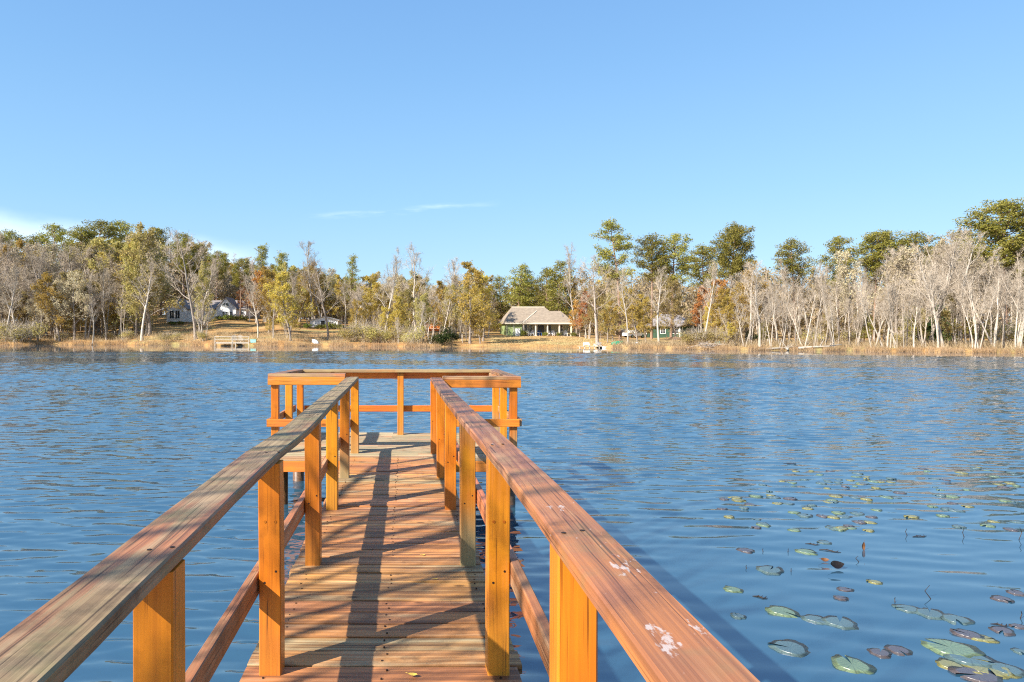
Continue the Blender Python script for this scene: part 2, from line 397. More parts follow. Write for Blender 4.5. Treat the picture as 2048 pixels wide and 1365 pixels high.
# real waves on the open lake: a sum of short-crested wavelets, flat in the calm strip below the far shore
rows = [-2.5]
while rows[-1] < 128: rows.append(rows[-1] + (0.042 if rows[-1] < 9 else 0.042 + (min(rows[-1], 60)-9)*0.0012 if rows[-1] < 88 else 1.5))
Yr = np.array(rows); Sr = np.sign(np.linspace(-1, 1, 421))*np.abs(np.linspace(-1, 1, 421))**1.15
WY = np.repeat(Yr[:, None], 421, 1); WX = Sr[None, :]*(7 + 1.22*np.maximum(WY, 0))
def sstep(x, a, b): q = np.clip((x-a)/(b-a), 0, 1); return q*q*(3-2*q)
wg = np.random.default_rng(5); Hh = np.zeros_like(WX)
fade = 1 - sstep(WY, 73-.33*np.maximum(WX, 0), 79-.33*np.maximum(WX, 0))
leeA = sstep(WY, 13, 5)*sstep(WX, -.5, 2.0)
gust = .85 + .25*np.sin(WX*.11+WY*.19+1)*np.sin(WY*.33-WX*.05) + .15*np.sin(WX*.31+WY*.13)
for k in range(72):
    lam = .125*(3.3**(wg.random()**1.1)); an = wg.normal(0, .24) + .08; kk = 2*math.pi/lam
    amp = .0066*lam*wg.uniform(.5, 1.2)*(lam/.25)**-.15
    if lam < .22: am = amp*(1-.90*leeA)
    else: am = amp*(1-.62*leeA)
    am = am*sstep(lam, (.05+.0012*np.maximum(WY-9, 0))*1.6, (.05+.0012*np.maximum(WY-9, 0))*2.6)
    Hh += am*np.sin(kk*(math.sin(an)*WX + math.cos(an)*WY) + wg.uniform(0, 6.28) + .6*np.sin(WX*.4*wg.random()+WY*.5*wg.random()))
slick = 1 - .55*sstep(np.sin(WY*.23+.9*np.sin(WX*.06))*np.sin(WX*.041+WY*.07+1.3), .35, .8)*sstep(WY, 9, 20)
Hh *= fade*gust*slick*(.62 + .75*sstep(WY, 7, 34))
nr, nc_ = WX.shape; idx = np.arange(nr*nc_).reshape(nr, nc_)
Q = np.stack([idx[:-1, :-1], idx[:-1, 1:], idx[1:, 1:], idx[1:, :-1]], -1).reshape(-1, 4)
tag(quadmesh('water', np.stack([WX, WY, Hh], -1).reshape(-1, 3), Q, mw, smooth=True), kind='structure')
V = [(-900, -60, -.12), (900, -60, -.12), (900, 900, -.12), (-900, 900, -.12)]
tag(quadmesh('outer_water', V, [(0, 1, 2, 3)], mw), kind='structure')

# ------------------------------------------------------------------ the dock
dock = empty('dock', (0, 0, 0), 0, 'long orange stained wooden dock with railings ending in a wide T platform', 'dock')
D = DECK
PY = [0.25, 1.5, 2.76, 4.05, 5.35, 6.52, 7.85]
LX = [-.556, -.556, -.550, -.555, -.582, -.59, -.590]
RX = [.377, .377, .375, .370, .350, .340, .330]
def rv(): return rng.random()
# walkway planks
mb = MB(); y = -4.2; pw = 0.138
while y < 7.60:
    wdt = pw + rng.uniform(-.003, .003); k = max(0, (y-3)/5)
    xl = -.655 - .035*k + rng.uniform(-.014, .014); xr = .472 - .05*k + rng.uniform(-.014, .014)
    zc = D - .019 + rng.uniform(-.003, .003); tl = rng.uniform(-.003, .003); sk = rng.uniform(-.003, .003)
    pts = [(xl + (xr-xl)*q, y + wdt/2 + sk*q, zc + tl*(q-.5) - .004*math.sin(q*3.14)*rng.uniform(-.5, 1)) for q in (0, .25, .5, .75, 1)]
    mb.sweep(pts, wdt-.008-rng.uniform(0, .006), .038, .0035, rv())
    y += pw
mb.build('deck', M['deck'], dock)
# nail heads where the planks cross the stringers
M['nail'] = plain('rusty_nail', (0.05, 0.03, 0.022), 0.6, 0.3, 40, metal=0.6)
nb_ = MB(); y = -4.2
while y < 7.6:
    for x in (-.57, -.09, .39):
        for dy in (-.032, .034):
            xx, yv = x+rng.uniform(-.012, .012), y+pw/2+dy+rng.uniform(-.006, .006); nb_.tube([(xx, yv, D-.004), (xx, yv, D+.0018)], .0045, 7)
    y += pw
tag(nb_.build('nail_heads', M['nail'], dock), kind='stuff')
# platform planks
mb = MB(); y = 7.60
while y < 9.40:
    for x0, x1 in ((-1.56, -.10 + rng.uniform(-.3, .3)), (None, 1.30)):
        if x0 is None: x0 = xe + .004
        xe = x1
        zc = D - .019 + rng.uniform(-.003, .003)
        mb.sweep([(x0 + rng.uniform(-.012, .0), y+.069, zc), ((x0+x1)/2, y+.069, zc+rng.uniform(-.002, .002)), (x1 + (rng.uniform(0, .012) if x1 > 1 else 0), y+.069, zc)], .129, .038, .0035, rv())
    y += .138
mb.build('platform_deck', M['deck2'], dock)
# stringers, joists, fascia and piles
for x in (-.57, .39, -.09):
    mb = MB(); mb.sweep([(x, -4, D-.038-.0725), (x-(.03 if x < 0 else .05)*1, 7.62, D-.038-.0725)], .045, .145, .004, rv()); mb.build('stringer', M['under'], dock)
for x0, x1 in ((-1.55, -.665), (.46, 1.29)):
    mb = MB(); mb.sweep([(x0, 7.62, D-.038-.062), (x1, 7.62, D-.038-.062)], .04, .12, .004, rv()); mb.build('fascia', M['apron'], dock)
mb = MB(); mb.sweep([(-1.55, 9.39, D-.1), (1.29, 9.39, D-.1)], .04, .12, .004, rv()); mb.build('fascia', M['apron'], dock)
for x in (-1.53, -.6, .4, 1.27):
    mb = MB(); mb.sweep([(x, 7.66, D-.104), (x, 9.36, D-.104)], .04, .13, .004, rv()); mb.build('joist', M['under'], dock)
for x, yy_ in [(-.5, q) for q in (2.85, 5.4, 7.95)] + [(.33, q) for q in (2.85, 5.4, 7.95)] + [(-1.45, 7.95), (-1.45, 9.2), (1.2, 7.95), (1.2, 9.2), (-.1, 9.2)]:
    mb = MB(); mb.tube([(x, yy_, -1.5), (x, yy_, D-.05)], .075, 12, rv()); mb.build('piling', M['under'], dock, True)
LT = [(-4, -.58, D+.875), (1.0, -.580, D+.875), (2.1, -.594, D+.874), (2.84, -.594, D+.874), (3.5, -.577, D+.866), (4.1, -.577, D+.874), (5.1, -.597, D+.868), (6.5, -.612, D+.855), (8.0, -.622, D+.86)]
RT = [(-4, .396, D+.915), (1.0, .396, D+.914), (2.0, .396, D+.911), (2.8, .385, D+.906), (4.0, .368, D+.886), (5.9, .348, D+.868), (8.0, .350, D+.850)]
# posts of the walkway
for row, sgn in ((LX, -1), (RX, 1)):
    for i, (x, yv) in enumerate(zip(row, PY)):
        mb = MB(); h = interp([(a, c) for a, _, c in (LT if sgn < 0 else RT)], yv) - D - .0195
        w_ = .089
        tx, ty = rng.uniform(-.006, .006), rng.uniform(-.006, .006)
        mb.sweep([(x, yv+w_/2, D-.25), (x, yv+w_/2, D+.3), (x+tx, yv+w_/2+ty, D+h)], w_, w_, .004, rv(), up=(0, 1, 0))
        if i == 2: mb.tube([(x-.02, yv-.003, D+.62), (x-.02, yv+.002, D+.62)], .006, 6); mb.tube([(x+.022, yv-.003, D+.62), (x+.022, yv+.002, D+.62)], .006, 6)
        mb.build('post', M['post'], dock)
# handrail caps: two boards on the left that meet on a post, slightly bowed
def railpath(tab, y0, y1, n):
    out = []
    for k in range(n+1):
        yv = y0 + (y1-y0)*k/n
        out.append((interp([(a, b) for a, b, _ in tab], yv), yv, interp([(a, c) for a, _, c in tab], yv)))
    # smooth
    for _ in range(2):
        out = [out[0]] + [tuple((out[i-1][q]+2*out[i][q]+out[i+1][q])/4 if q != 1 else out[i][1] for q in range(3)) for i in range(1, len(out)-1)] + [out[-1]]
    return out
for tab, segs, mt in ((LT, [(-3.5, 2.835), (2.842, 7.96)], 'rail_l'), (RT, [(-3.5, 4.09), (4.096, 7.96)], 'rail_r')):
    for y0, y1 in segs:
        mb = MB(); mb.sweep(railpath(tab, y0, y1, 26), .142 if mt == 'rail_l' else .128, .038, .005, rv(), wob=.022); mb.build('handrail', M[mt], dock)
# screws through the handrails and posts
for row, tab in ((LX, LT), (RX, RT)):
    for x, yv in zip(row, PY):
        zt = interp([(a, c) for a, _, c in tab], yv) + .0192
        for dx in (-.022, .024):
            mb = MB(); mb.tube([(x+dx, yv+.045+dx*.4, zt-.003), (x+dx, yv+.045+dx*.4, zt+.0012)], .0055, 8); mb.build('screw', M['nail'], dock)
            if yv > 1: mb = MB(); mb.tube([(x+dx, yv-.0012, D+.395+dx), (x+dx, yv+.002, D+.395+dx)], .005, 8); mb.build('screw', M['nail'], dock)
# lower rails, nailed to the outside of the posts
for k, (x, z0, z1, ys_) in enumerate([(-.623, .308, .40, (-3.5, 2.82, 5.42, 7.9)), (.442, .362, .456, (-3.5, 2.80, 5.42, 7.9))]):
    for y0, y1 in zip(ys_, ys_[1:]):
        sh = lambda yv: x + ((-.028 if x < 0 else -.045)*max(0, yv-4)/4)
        mb = MB(); mb.sweep([(sh(y0+.003), y0+.003, D+(z0+z1)/2), (sh((y0+y1)/2), (y0+y1)/2, D+(z0+z1)/2 - .006), (sh(y1-.003), y1-.003, D+(z0+z1)/2)], .038, z1-z0, .004, rv())
        mb.build('lower_rail', M['lower'], dock)
# platform railing
FY, BY = 7.85, 9.30
for x, yv in [(-1.508, FY), (-1.485, 8.62), (-1.445, BY), (-.075, BY), (1.237, FY), (1.232, 8.62), (1.225, BY)]:
    mb = MB(); ww = .085; mb.sweep([(x, yv+ww/2, D-.3), (x+rng.uniform(-.005, .005), yv+ww/2, D+.84)], ww, ww, .004, rv(), up=(0, 1, 0)); mb.build('post', M['post'], dock)
for x0, x1, dz in ((-1.585, -.70, .02), (.425, 1.318, -.012)):
    mb = MB(); mb.sweep([(x0, FY-.022+.066, D+.882+dz), (x1, FY-.022+.066, D+.882+dz)], .135, .038, .004, rv()); mb.build('cap_board', M['cap_x'], dock)
    mb = MB(); mb.sweep([(x0+.002, FY-.0225, D+.818+dz), (x1-.002, FY-.0225, D+.818+dz)], .038, .089, .004, rv()); mb.build('apron_board', M['apron'], dock)
    mb = MB(); mb.sweep([(x0-.01, FY-.022, D+.358), (x1-.02, FY-.022, D+.358)], .038, .087, .004, rv()); mb.build('lower_rail', M['apron'], dock)
mb = MB(); mb.sweep([(-1.43, BY+.045, D+.872), (1.20, BY+.045, D+.872)], .175, .038, .004, rv()); mb.build('cap_board', M['cap_x'], dock)
mb = MB(); mb.sweep([(-1.40, BY+.106, D+.806), (1.18, BY+.106, D+.806)], .038, .089, .004, rv()); mb.build('apron_board', M['apron'], dock)
mb = MB(); mb.sweep([(-1.40, BY+.107, D+.35), (1.18, BY+.107, D+.35)], .038, .085, .004, rv()); mb.build('lower_rail', M['apron'], dock)
for x, s, dz in ((-1.512, -1, .02), (1.245, 1, -.012)):
    mb = MB(); mb.sweep([(x, FY+.115, D+.88+dz), (x-s*.045, BY+.11, D+.872)], .14, .038, .004, rv()); mb.build('cap_board', M['rail_r'], dock)
    xi = x - s*.07
    mb = MB(); mb.sweep([(xi, FY+.12, D+.815+dz), (xi-s*.03, BY+.02, D+.806)], .038, .089, .004, rv()); mb.build('apron_board', M['lower'], dock)
    xo = x + s*.068
    mb = MB(); mb.sweep([(xo, FY+.0, D+.358), (xo-s*.045, BY+.1, D+.355)], .038, .087, .004, rv()); mb.build('lower_rail', M['lower'], dock)
# a yellow leaf on the planks
def leafblade(name, m, L, W, loc, rot, curl=.15):
    mb = MB(); n = 7; vs = []
    for k in range(n+1):
        q = k/n; hw = W/2*math.sin(math.pi*min(1, q*1.02+.01))**.75; zz = curl*L*(q-.5)**2*4
        vs += [(-hw, (q-.5)*L, zz+hw*.35), (0, (q-.5)*L, zz), (hw, (q-.5)*L, zz+hw*.35)]
    fs = []
    for k in range(n):
        fs += [(k*3, k*3+1, k*3+4, k*3+3), (k*3+1, k*3+2, k*3+5, k*3+4)]
    mb.add(vs, fs); mb.tube([(0, L/2*.98, curl*L), (0, L*.68, curl*L*1.2)], .0012, 5)
    o = mb.build(name, m); o.location = loc; o.rotation_euler = rot
    return o
M['leaf_y'] = plain('dry_yellow_leaf', (0.62, 0.42, 0.08), 0.6, 0.25, 60)
M['leaf_b'] = plain('dry_brown_leaf', (0.13, 0.055, 0.02), 0.6, 0.35, 30)
M['leaf_k'] = plain('wet_dark_leaf', (0.012, 0.009, 0.008), 0.35, 0.3, 30)
x, yv = at(825, 1884/(1353-668)); tag(leafblade('fallen_leaf', M['leaf_y'], .042, .024, (x, yv, D+.004), (0, 0, R(75))), 'pale yellow fallen leaf lying on the deck planks between the rails', 'leaf')
for (u_, v_, lb) in ((871, 1160, 'tiny brown leaf on the planks right of the long rail shadow'), (846, 1112, 'tiny ochre leaf on the planks farther along the walkway')):
    x, yv = at(u_, 1884/(v_-668)); tag(leafblade('fallen_leaf', M['leaf_y'], .028, .014, (x, yv, D+.003), (0, 0, R(rng.uniform(60, 110)))), lb, 'leaf')

# ------------------------------------------------------------------ lily pads and floating bits
def padmat(name, a_, b_, vein):
    m, t, b = newmat(name, 0.3, 0.7)
    co = t.n('ShaderNodeTexCoord').outputs['Object']
    s = t.n('ShaderNodeSeparateXYZ', None, Vector=co)
    ang = t.math('ARCTAN2', s.outputs[1], s.outputs[0])
    rad = t.math('POWER', t.math('ABSOLUTE', t.math('COSINE', t.math('MULTIPLY', ang, 6.5))), 26.0)
    n = t.noise(co, 16.0, 4.0, 0.7).outputs[0]
    c = t.ramp(n, [(0.35, a_), (0.65, b_)])
    c = t.mix(t.math('MULTIPLY', rad, 0.55), c, vein)
    c = t.mix(t.ss(t.noise(co, 9.0, 5.0, 0.8).outputs[0], 0.60, 0.66), c, (0.09, 0.045, 0.03))
    t.nt.links.new(c, b.inputs['Base Color'])
    return m
PM = {'green': padmat('green_pad', (0.10, 0.16, 0.10), (0.17, 0.22, 0.12), (0.045, 0.06, 0.05)),
      'yellow': padmat('yellow_pad', (0.16, 0.16, 0.06), (0.24, 0.22, 0.085), (0.08, 0.07, 0.03)),
      'purple': padmat('purple_pad', (0.06, 0.055, 0.065), (0.105, 0.085, 0.085), (0.04, 0.03, 0.045)),
      'slate': padmat('slate_pad', (0.055, 0.10, 0.115), (0.10, 0.15, 0.15), (0.04, 0.06, 0.07))}  # grey-blue mixed into the pad colours imitates sky reflected on them
def padmesh(seed, m):
    q = random.Random(seed); n = 30; gap = q.uniform(.10, .22); vs = [(0, 0, .003)]; ring = [.35, .7, 1.0]
    ph = [q.uniform(0, 6.28) for _ in range(3)]
    for j, rr in enumerate(ring):
        for k in range(n+1):
            a_ = gap + (2*math.pi-2*gap)*k/n
            e = 1 + (.08*math.sin(3*a_+ph[0]) + .05*math.sin(7*a_+ph[1]) + .045*q.uniform(-1, 1))*(rr if j == 2 else .4)
            lift = (.004*max(0, math.sin(2*a_+ph[2])) if j == 2 else .004)
            vs.append((rr*e*math.cos(a_), rr*e*math.sin(a_)*.92, .002+lift))
    fs = [(0, 1+k, 2+k) for k in range(n)]
    for j in range(2):
        b0, b1 = 1+j*(n+1), 1+(j+1)*(n+1)
        fs += [(b0+k, b1+k, b1+k+1, b0+k+1) for k in range(n)]
    # a rim that dips into the water, so the pad has thickness
    b0 = 1+2*(n+1); o = len(vs)
    vs += [(vs[b0+k][0]*.99, vs[b0+k][1]*.99, -.004) for k in range(n+1)]
    fs += [(b0+k, o+k, o+k+1, b0+k+1) for k in range(n)]
    mb = MB(); mb.add(vs, fs); ob = mb.build('lily_pad', m, None, True); me = ob.data
    bpy.data.objects.remove(ob)
    return me
PMESH = {k: [padmesh(31*i+5+len(k), m) for i in range(4)] for k, m in PM.items()}
def water_at(u, v): Y = ZC*F/(v-V0); return (u-U0)/F*Y, Y
def lily(u, v, wpx, kind, label, group='lily pads right of the dock', hpx=None):
    x, yv = water_at(u, v); me = rng.choice(PMESH[kind]); o = bpy.data.objects.new('lily_pad', me); col.objects.link(o)
    r = wpx*.92/2/F*yv; o.location = (x, yv, .000 + rng.uniform(0, .003)); o.scale = (r, r*rng.uniform(.9, 1.1), 1)
    o.rotation_euler = (R(rng.uniform(-1.2, 1.2)), R(rng.uniform(-1.2, 1.2)), rng.uniform(0, 6.28))
    return tag(o, label, 'lily pad', group)
for a_ in [(1704, 1331, 85, 'green', 'round pale green lily pad nearest the bottom edge, right of the handrail end'),
           (1580, 1297, 80, 'slate', 'slate green ragged lily pad just above the handrail end'),
           (1565, 1224, 68, 'green', 'green lily pad at the left of a touching chain of three'),
           (1632, 1240, 58, 'slate', 'dim half sunken lily pad in the middle of the chain of three'),
           (1680, 1246, 74, 'slate', 'grey green lily pad at the right of the chain of three'),
           (1815, 1218, 52, 'slate', 'narrow leading lily pad of the grey trio right of the chain'),
           (1860, 1228, 66, 'slate', 'middle lily pad of the grey trio right of the chain'),
           (1912, 1240, 62, 'slate', 'rightmost lily pad of the grey trio right of the chain'),
           (1760, 1307, 50, 'purple', 'crinkled purple lily pad, left one of a touching pair'),
           (1797, 1302, 52, 'purple', 'crinkled purple lily pad, right one of a touching pair'),
           (1900, 1296, 110, 'green', 'large green lily pad at the top of the big lower right cluster'),
           (1940, 1318, 100, 'slate', 'broad slate lily pad across the middle of the lower right cluster'),
           (1975, 1336, 105, 'yellow', 'yellowing lily pad low in the lower right cluster'),
           (1902, 1332, 60, 'yellow', 'small yellow lily pad at the left of the lower right cluster'),
           (1955, 1352, 95, 'purple', 'dark purple lily pad at the bottom of the lower right cluster'),
           (2012, 1340, 70, 'slate', 'slate lily pad at the right rim of the lower right cluster'),
           (1935, 1270, 60, 'purple', 'pinkish brown lily pad above the lower right cluster'),
           (1965, 1278, 55, 'yellow', 'curled ochre lily pad beside the pinkish one above the cluster'),
           (2005, 1262, 46, 'purple', 'dark oval lily pad right of the pinkish pad'),
           (2004, 1199, 40, 'purple', 'small purple lily pad near the right frame edge, under a sprig'),
           (2032, 1187, 36, 'purple', 'small purple lily pad touching the right frame edge above'),
           (2036, 1254, 34, 'purple', 'dark small lily pad cut by the right frame edge'),
           (2040, 1304, 30, 'slate', 'slate small lily pad cut by the right frame edge lower down'),
           (1540, 1141, 58, 'slate', 'lone slate lily pad left of the dark floating leaf'),
           (1466, 1180, 40, 'green', 'lone green lily pad close to the right handrail'),
           (1476, 1233, 34, 'slate', 'folded grey lily pad close beside the right handrail'),
           (1613, 1104, 44, 'green', 'green lily pad above the dark floating leaf'),
           (1492, 1102, 38, 'purple', 'flat purple lily pad nearest the middle of the handrail'),
           (1648, 1086, 30, 'slate', 'thin slate lily pad with a twig, above the floating leaves'),
           (1690, 1180, 34, 'purple', 'thin purple lily pad below the dark floating leaf'),
           (1682, 1197, 28, 'purple', 'brown torn lily pad below the thin purple one'),
           (1750, 1165, 30, 'yellow', 'slim olive lily pad right of the brown torn one')]:
    lily(*a_)
q = random.Random(21); n_ = 0
bands = [(1400, 2048, 1020, 1062, 34, (24, 40), 'mid'), (1360, 2048, 985, 1020, 34, (22, 38), 'outer'), (1480, 2048, 935, 985, 52, (14, 30), 'far')]
for (u0, u1, v0, v1, cnt, wr, nm) in bands:
    for k in range(cnt):
        cu = q.choice([1500, 1560, 1640, 1680, 1700, 1760, 1830, 1900, 1990, 2030]) + q.gauss(0, 34); v = q.uniform(v0, v1)
        if cu < u0: cu = q.uniform(u0, u1)
        kd = q.choice(['green', 'yellow', 'yellow', 'slate', 'purple']) if v < 1000 else q.choice(['green', 'slate', 'purple', 'yellow'])
        ph = {'mid': 'between the floating leaves and the outer pads', 'outer': 'in the middle band of the lily bed', 'far': 'in the far yellowish patch of the lily bed'}[nm]
        lily(cu, v, q.uniform(*wr)*.82, kd, f'small {kd} lily pad {ph}', f'small {kd} lily pads of the {nm} band')
# floating leaves and sprigs
def wl(u, v, dz=0.0): x, yv = water_at(u, v); return (x, yv, dz)
o = leafblade('floating_leaf', M['leaf_k'], .135, .07, wl(1670, 1138, .03), (R(5), R(-52), R(97)), .22); tag(o, 'black curled leaf floating on the water among small sprigs', 'leaf')
o = leafblade('floating_leaf', M['leaf_b'], .075, .035, wl(1648, 1124, .016), (R(5), R(-45), R(82)), .2); tag(o, 'small brown leaf floating just behind the black curled leaf', 'leaf')
o = leafblade('floating_leaf', M['leaf_b'], .085, .036, wl(1726, 1100, .035), (R(88), R(4), R(10)), .12); tag(o, 'dark leaf standing upright out of the water', 'leaf')
M['sprig'] = plain('wet_twig', (0.03, 0.022, 0.018), 0.5)
for k, (u_, v_, h, ln) in enumerate([(1861, 1198, .10, 'kinked dark stem poking up beside the purple pads'), (2038, 1080, .12, 'straight dark stem at the right frame edge'), (1717, 1124, .05, 'short bent stem right of the black leaf'),
                                     (1814, 1072, .07, 'forked sprig left of the far right pads'), (1928, 1075, .08, 'thin bent stem below the yellow pad at right'), (1790, 1206, .04, 'stubby dark stem by the grey trio of pads'), (2041, 1237, .05, 'hooked stem by the right frame edge'),
                                     (1526, 1104, .03, 'tiny hooked stem left of the slate pad'), (1576, 1104, .03, 'tiny hooked stem right of the slate pad'), (1493, 1138, .03, 'tiny bent stem left of the lone slate pad'), (1582, 1144, .03, 'tiny dark stem right of the lone slate pad')]):
    x, yv, _ = wl(u_, v_); mb = MB(); dx = rng.uniform(-.4, .4)*h
    mb.tube([(0, 0, -.03), (0, 0, .002), (dx, .01, h*.55), (dx*.2, 0.0, h)], [.004, .0035, .003, .002], 6); o = mb.build('plant_stem', M['sprig']); o.location = (x, yv, 0)
    tag(o, ln, 'stem', 'stems poking out of the water')
for k, (u_, v_, L, rz, lb) in enumerate([(1660, 1103, .17, -35, 'notched dark twig floating above the black leaf'), (1840, 1074, .16, 8, 'thin purple twig floating beside the forked sprig'), (1625, 1090, .12, -20, 'slim black twig floating by the thin slate pad'),
                                        (1520, 1196, .10, -30, 'dark twig floating right of the lone green pad'), (2000, 1252, .10, -25, 'short twig floating above the dark oval pad'), (1383, 1040, .14, 10, 'dark twig floating close to the handrail among far pads'), (1580, 928, .2, 0, 'black stick floating at the far edge of the lily bed')]):
    x, yv, _ = wl(u_, v_); mb = MB()
    mb.tube([(-L/2, 0, .003), (-L*.1, .012, .006), (L*.2, -.008, .004), (L/2, .01, .003)], [.003, .006, .005, .002], 6)
    for s_ in (-.2, .05, .3): mb.tube([(L*s_, 0, .004), (L*s_+.012, .02, .012)], [.004, .002], 5)
    o = mb.build('floating_twig', M['sprig']); o.location = (x, yv, 0); o.rotation_euler = (0, 0, R(rz)); tag(o, lb, 'twig', 'twigs floating on the water')

exec_trees = True
# ------------------------------------------------------------------ trees
M['bark_pale'] = barkmat('pale_bark', (0.24, 0.20, 0.16), (0.53, 0.465, 0.39))
M['bark_grey'] = barkmat('grey_bark', (0.16, 0.13, 0.105), (0.38, 0.32, 0.27))
M['bark_pine'] = barkmat('pine_bark', (0.15, 0.09, 0.06), (0.36, 0.24, 0.17))
M['twig_pale'] = barkmat('pale_twigs', (0.28, 0.225, 0.17), (0.48, 0.405, 0.32), 0.4)
M['twig_grey'] = barkmat('grey_twigs', (0.27, 0.215, 0.165), (0.46, 0.375, 0.29), 0.4)
M['gold'] = leafmat('golden_leaves', (0.36, 0.285, 0.065), (0.49, 0.365, 0.08), (0.60, 0.42, 0.11), .45, hr=.03)
M['olive'] = leafmat('olive_leaves', (0.29, 0.26, 0.085), (0.42, 0.35, 0.12), (0.54, 0.42, 0.17), .45, hr=.03)
M['orange'] = leafmat('rusty_leaves', (0.30, 0.13, 0.04), (0.45, 0.20, 0.05), (0.50, 0.27, 0.09))
M['brown'] = leafmat('brown_leaves', (0.38, 0.31, 0.19), (0.49, 0.41, 0.27), (0.60, 0.51, 0.35), .45, hr=.025)
M['green'] = leafmat('evergreen_leaves', (0.12, 0.16, 0.03), (0.20, 0.23, 0.045), (0.30, 0.29, 0.07))
M['needle'] = leafmat('pine_needles', (0.14, 0.155, 0.03), (0.255, 0.235, 0.05), (0.36, 0.31, 0.085), 0.3, hr=.02)
M['holly'] = leafmat('dark_glossy_leaves', (0.025, 0.045, 0.018), (0.05, 0.075, 0.025), (0.10, 0.11, 0.035))


def unit(a): return a/np.maximum(1e-9, np.linalg.norm(a, axis=-1, keepdims=True))
class Grow:
    """tubes for the wood, ribbons for the twigs, small faces for the leaves"""
    def __init__(s, seed): s.g = np.random.default_rng(seed); s.tubes = []; s.rib = []; s.leaf = []
    def path(s, p, d, L, n, wob, lift=0.0):
        pts = [np.array(p, float)]; d = np.array(d, float)
        for k in range(n):
            d = d + s.g.normal(0, wob, 3); d[2] += lift; d = d/np.linalg.norm(d)
            pts.append(pts[-1] + d*L/n)
        return np.array(pts)
    def tube_arrays(s, sel):
        V = []; Q = []; o = 0
        for pts, rad, n in sel:
            m = len(pts); tg = np.gradient(pts, axis=0); tg = unit(tg)
            ref = np.tile(np.array([.37, .29, .88]), (m, 1)); bad = np.abs((tg*ref).sum(1)) > .97; ref[bad] = [1, 0, 0]
            a = unit(np.cross(tg, ref)); b = np.cross(tg, a)
            th = np.arange(n)*2*np.pi/n
            ring = pts[:, None, :] + (a[:, None, :]*np.cos(th)[None, :, None] + b[:, None, :]*np.sin(th)[None, :, None])*rad[:, None, None]
            V.append(ring.reshape(-1, 3))
            i = np.arange(m-1)[:, None]*n; k = np.arange(n)[None, :]; k2 = (k+1) % n
            Q.append(np.stack([i+k, i+k2, i+n+k2, i+n+k], -1).reshape(-1, 4) + o); o += m*n
        return np.concatenate(V), np.concatenate(Q)
    def rib_arrays(s):
        A = np.array([r[0] for r in s.rib]); B = np.array([r[1] for r in s.rib]); W = np.array([r[2] for r in s.rib])[:, None]
        d = unit(B-A); pr = unit(np.cross(d, s.g.normal(0, 1, A.shape)))*W/2
        V = np.stack([A-pr, A+pr, B+pr*.45, B-pr*.45], 1).reshape(-1, 3)
        return V, np.arange(len(V)).reshape(-1, 4)
    def leaf_arrays(s, size, flat=0.0, asp=0.6):
        P = np.array(s.leaf); n = len(P)
        a = s.g.normal(0, 1, (n, 3)); a[:, 2] *= (1-flat); a = unit(a)
        b = unit(np.cross(a, s.g.normal(0, 1, (n, 3))))
        z = (size*s.g.uniform(.55, 1.35, n))[:, None]/2
        V = np.stack([P-a*z, P+b*z*asp, P+a*z, P-b*z*asp], 1).reshape(-1, 3)
        r = np.repeat(s.g.random(n), 4)
        return V, np.arange(4*n).reshape(-1, 4), r


def finish(name, gr, bark, twig, leafm=None, size=.25, flat=0.0, asp=.6, crown_from=1):
    """an Empty with the children trunk and crown (crown = fine branches and leaves)"""
    root = bpy.data.objects.new(name, None); col.objects.link(root); root.empty_display_size = .5
    tr = [t_ for t_ in gr.tubes if t_[3] < crown_from]; br = [t_ for t_ in gr.tubes if t_[3] >= crown_from]
    V, Q = gr.tube_arrays([t_[:3] for t_ in tr]); quadmesh('trunk', V, Q, bark, root, np.zeros(len(V)), True)
    Vs = []; Qs = []; Rs = []; mi = []; o = 0
    if br:
        V, Q = gr.tube_arrays([t_[:3] for t_ in br]); Vs.append(V); Qs.append(Q+o); Rs.append(np.zeros(len(V))); mi.append(np.zeros(len(Q), int)); o += len(V)
    if gr.rib:
        V, Q = gr.rib_arrays(); Vs.append(V); Qs.append(Q+o); Rs.append(np.zeros(len(V))); mi.append(np.zeros(len(Q), int)); o += len(V)
    if leafm is not None and gr.leaf:
        V, Q, r = gr.leaf_arrays(size, flat, asp); Vs.append(V); Qs.append(Q+o); Rs.append(r); mi.append(np.ones(len(Q), int)); o += len(V)
    ob = quadmesh('crown', np.concatenate(Vs), np.concatenate(Qs), [twig] + ([leafm] if leafm else []), root, np.concatenate(Rs))
    ob.data.polygons.foreach_set("material_index", np.concatenate(mi).astype(np.int32))
    return root


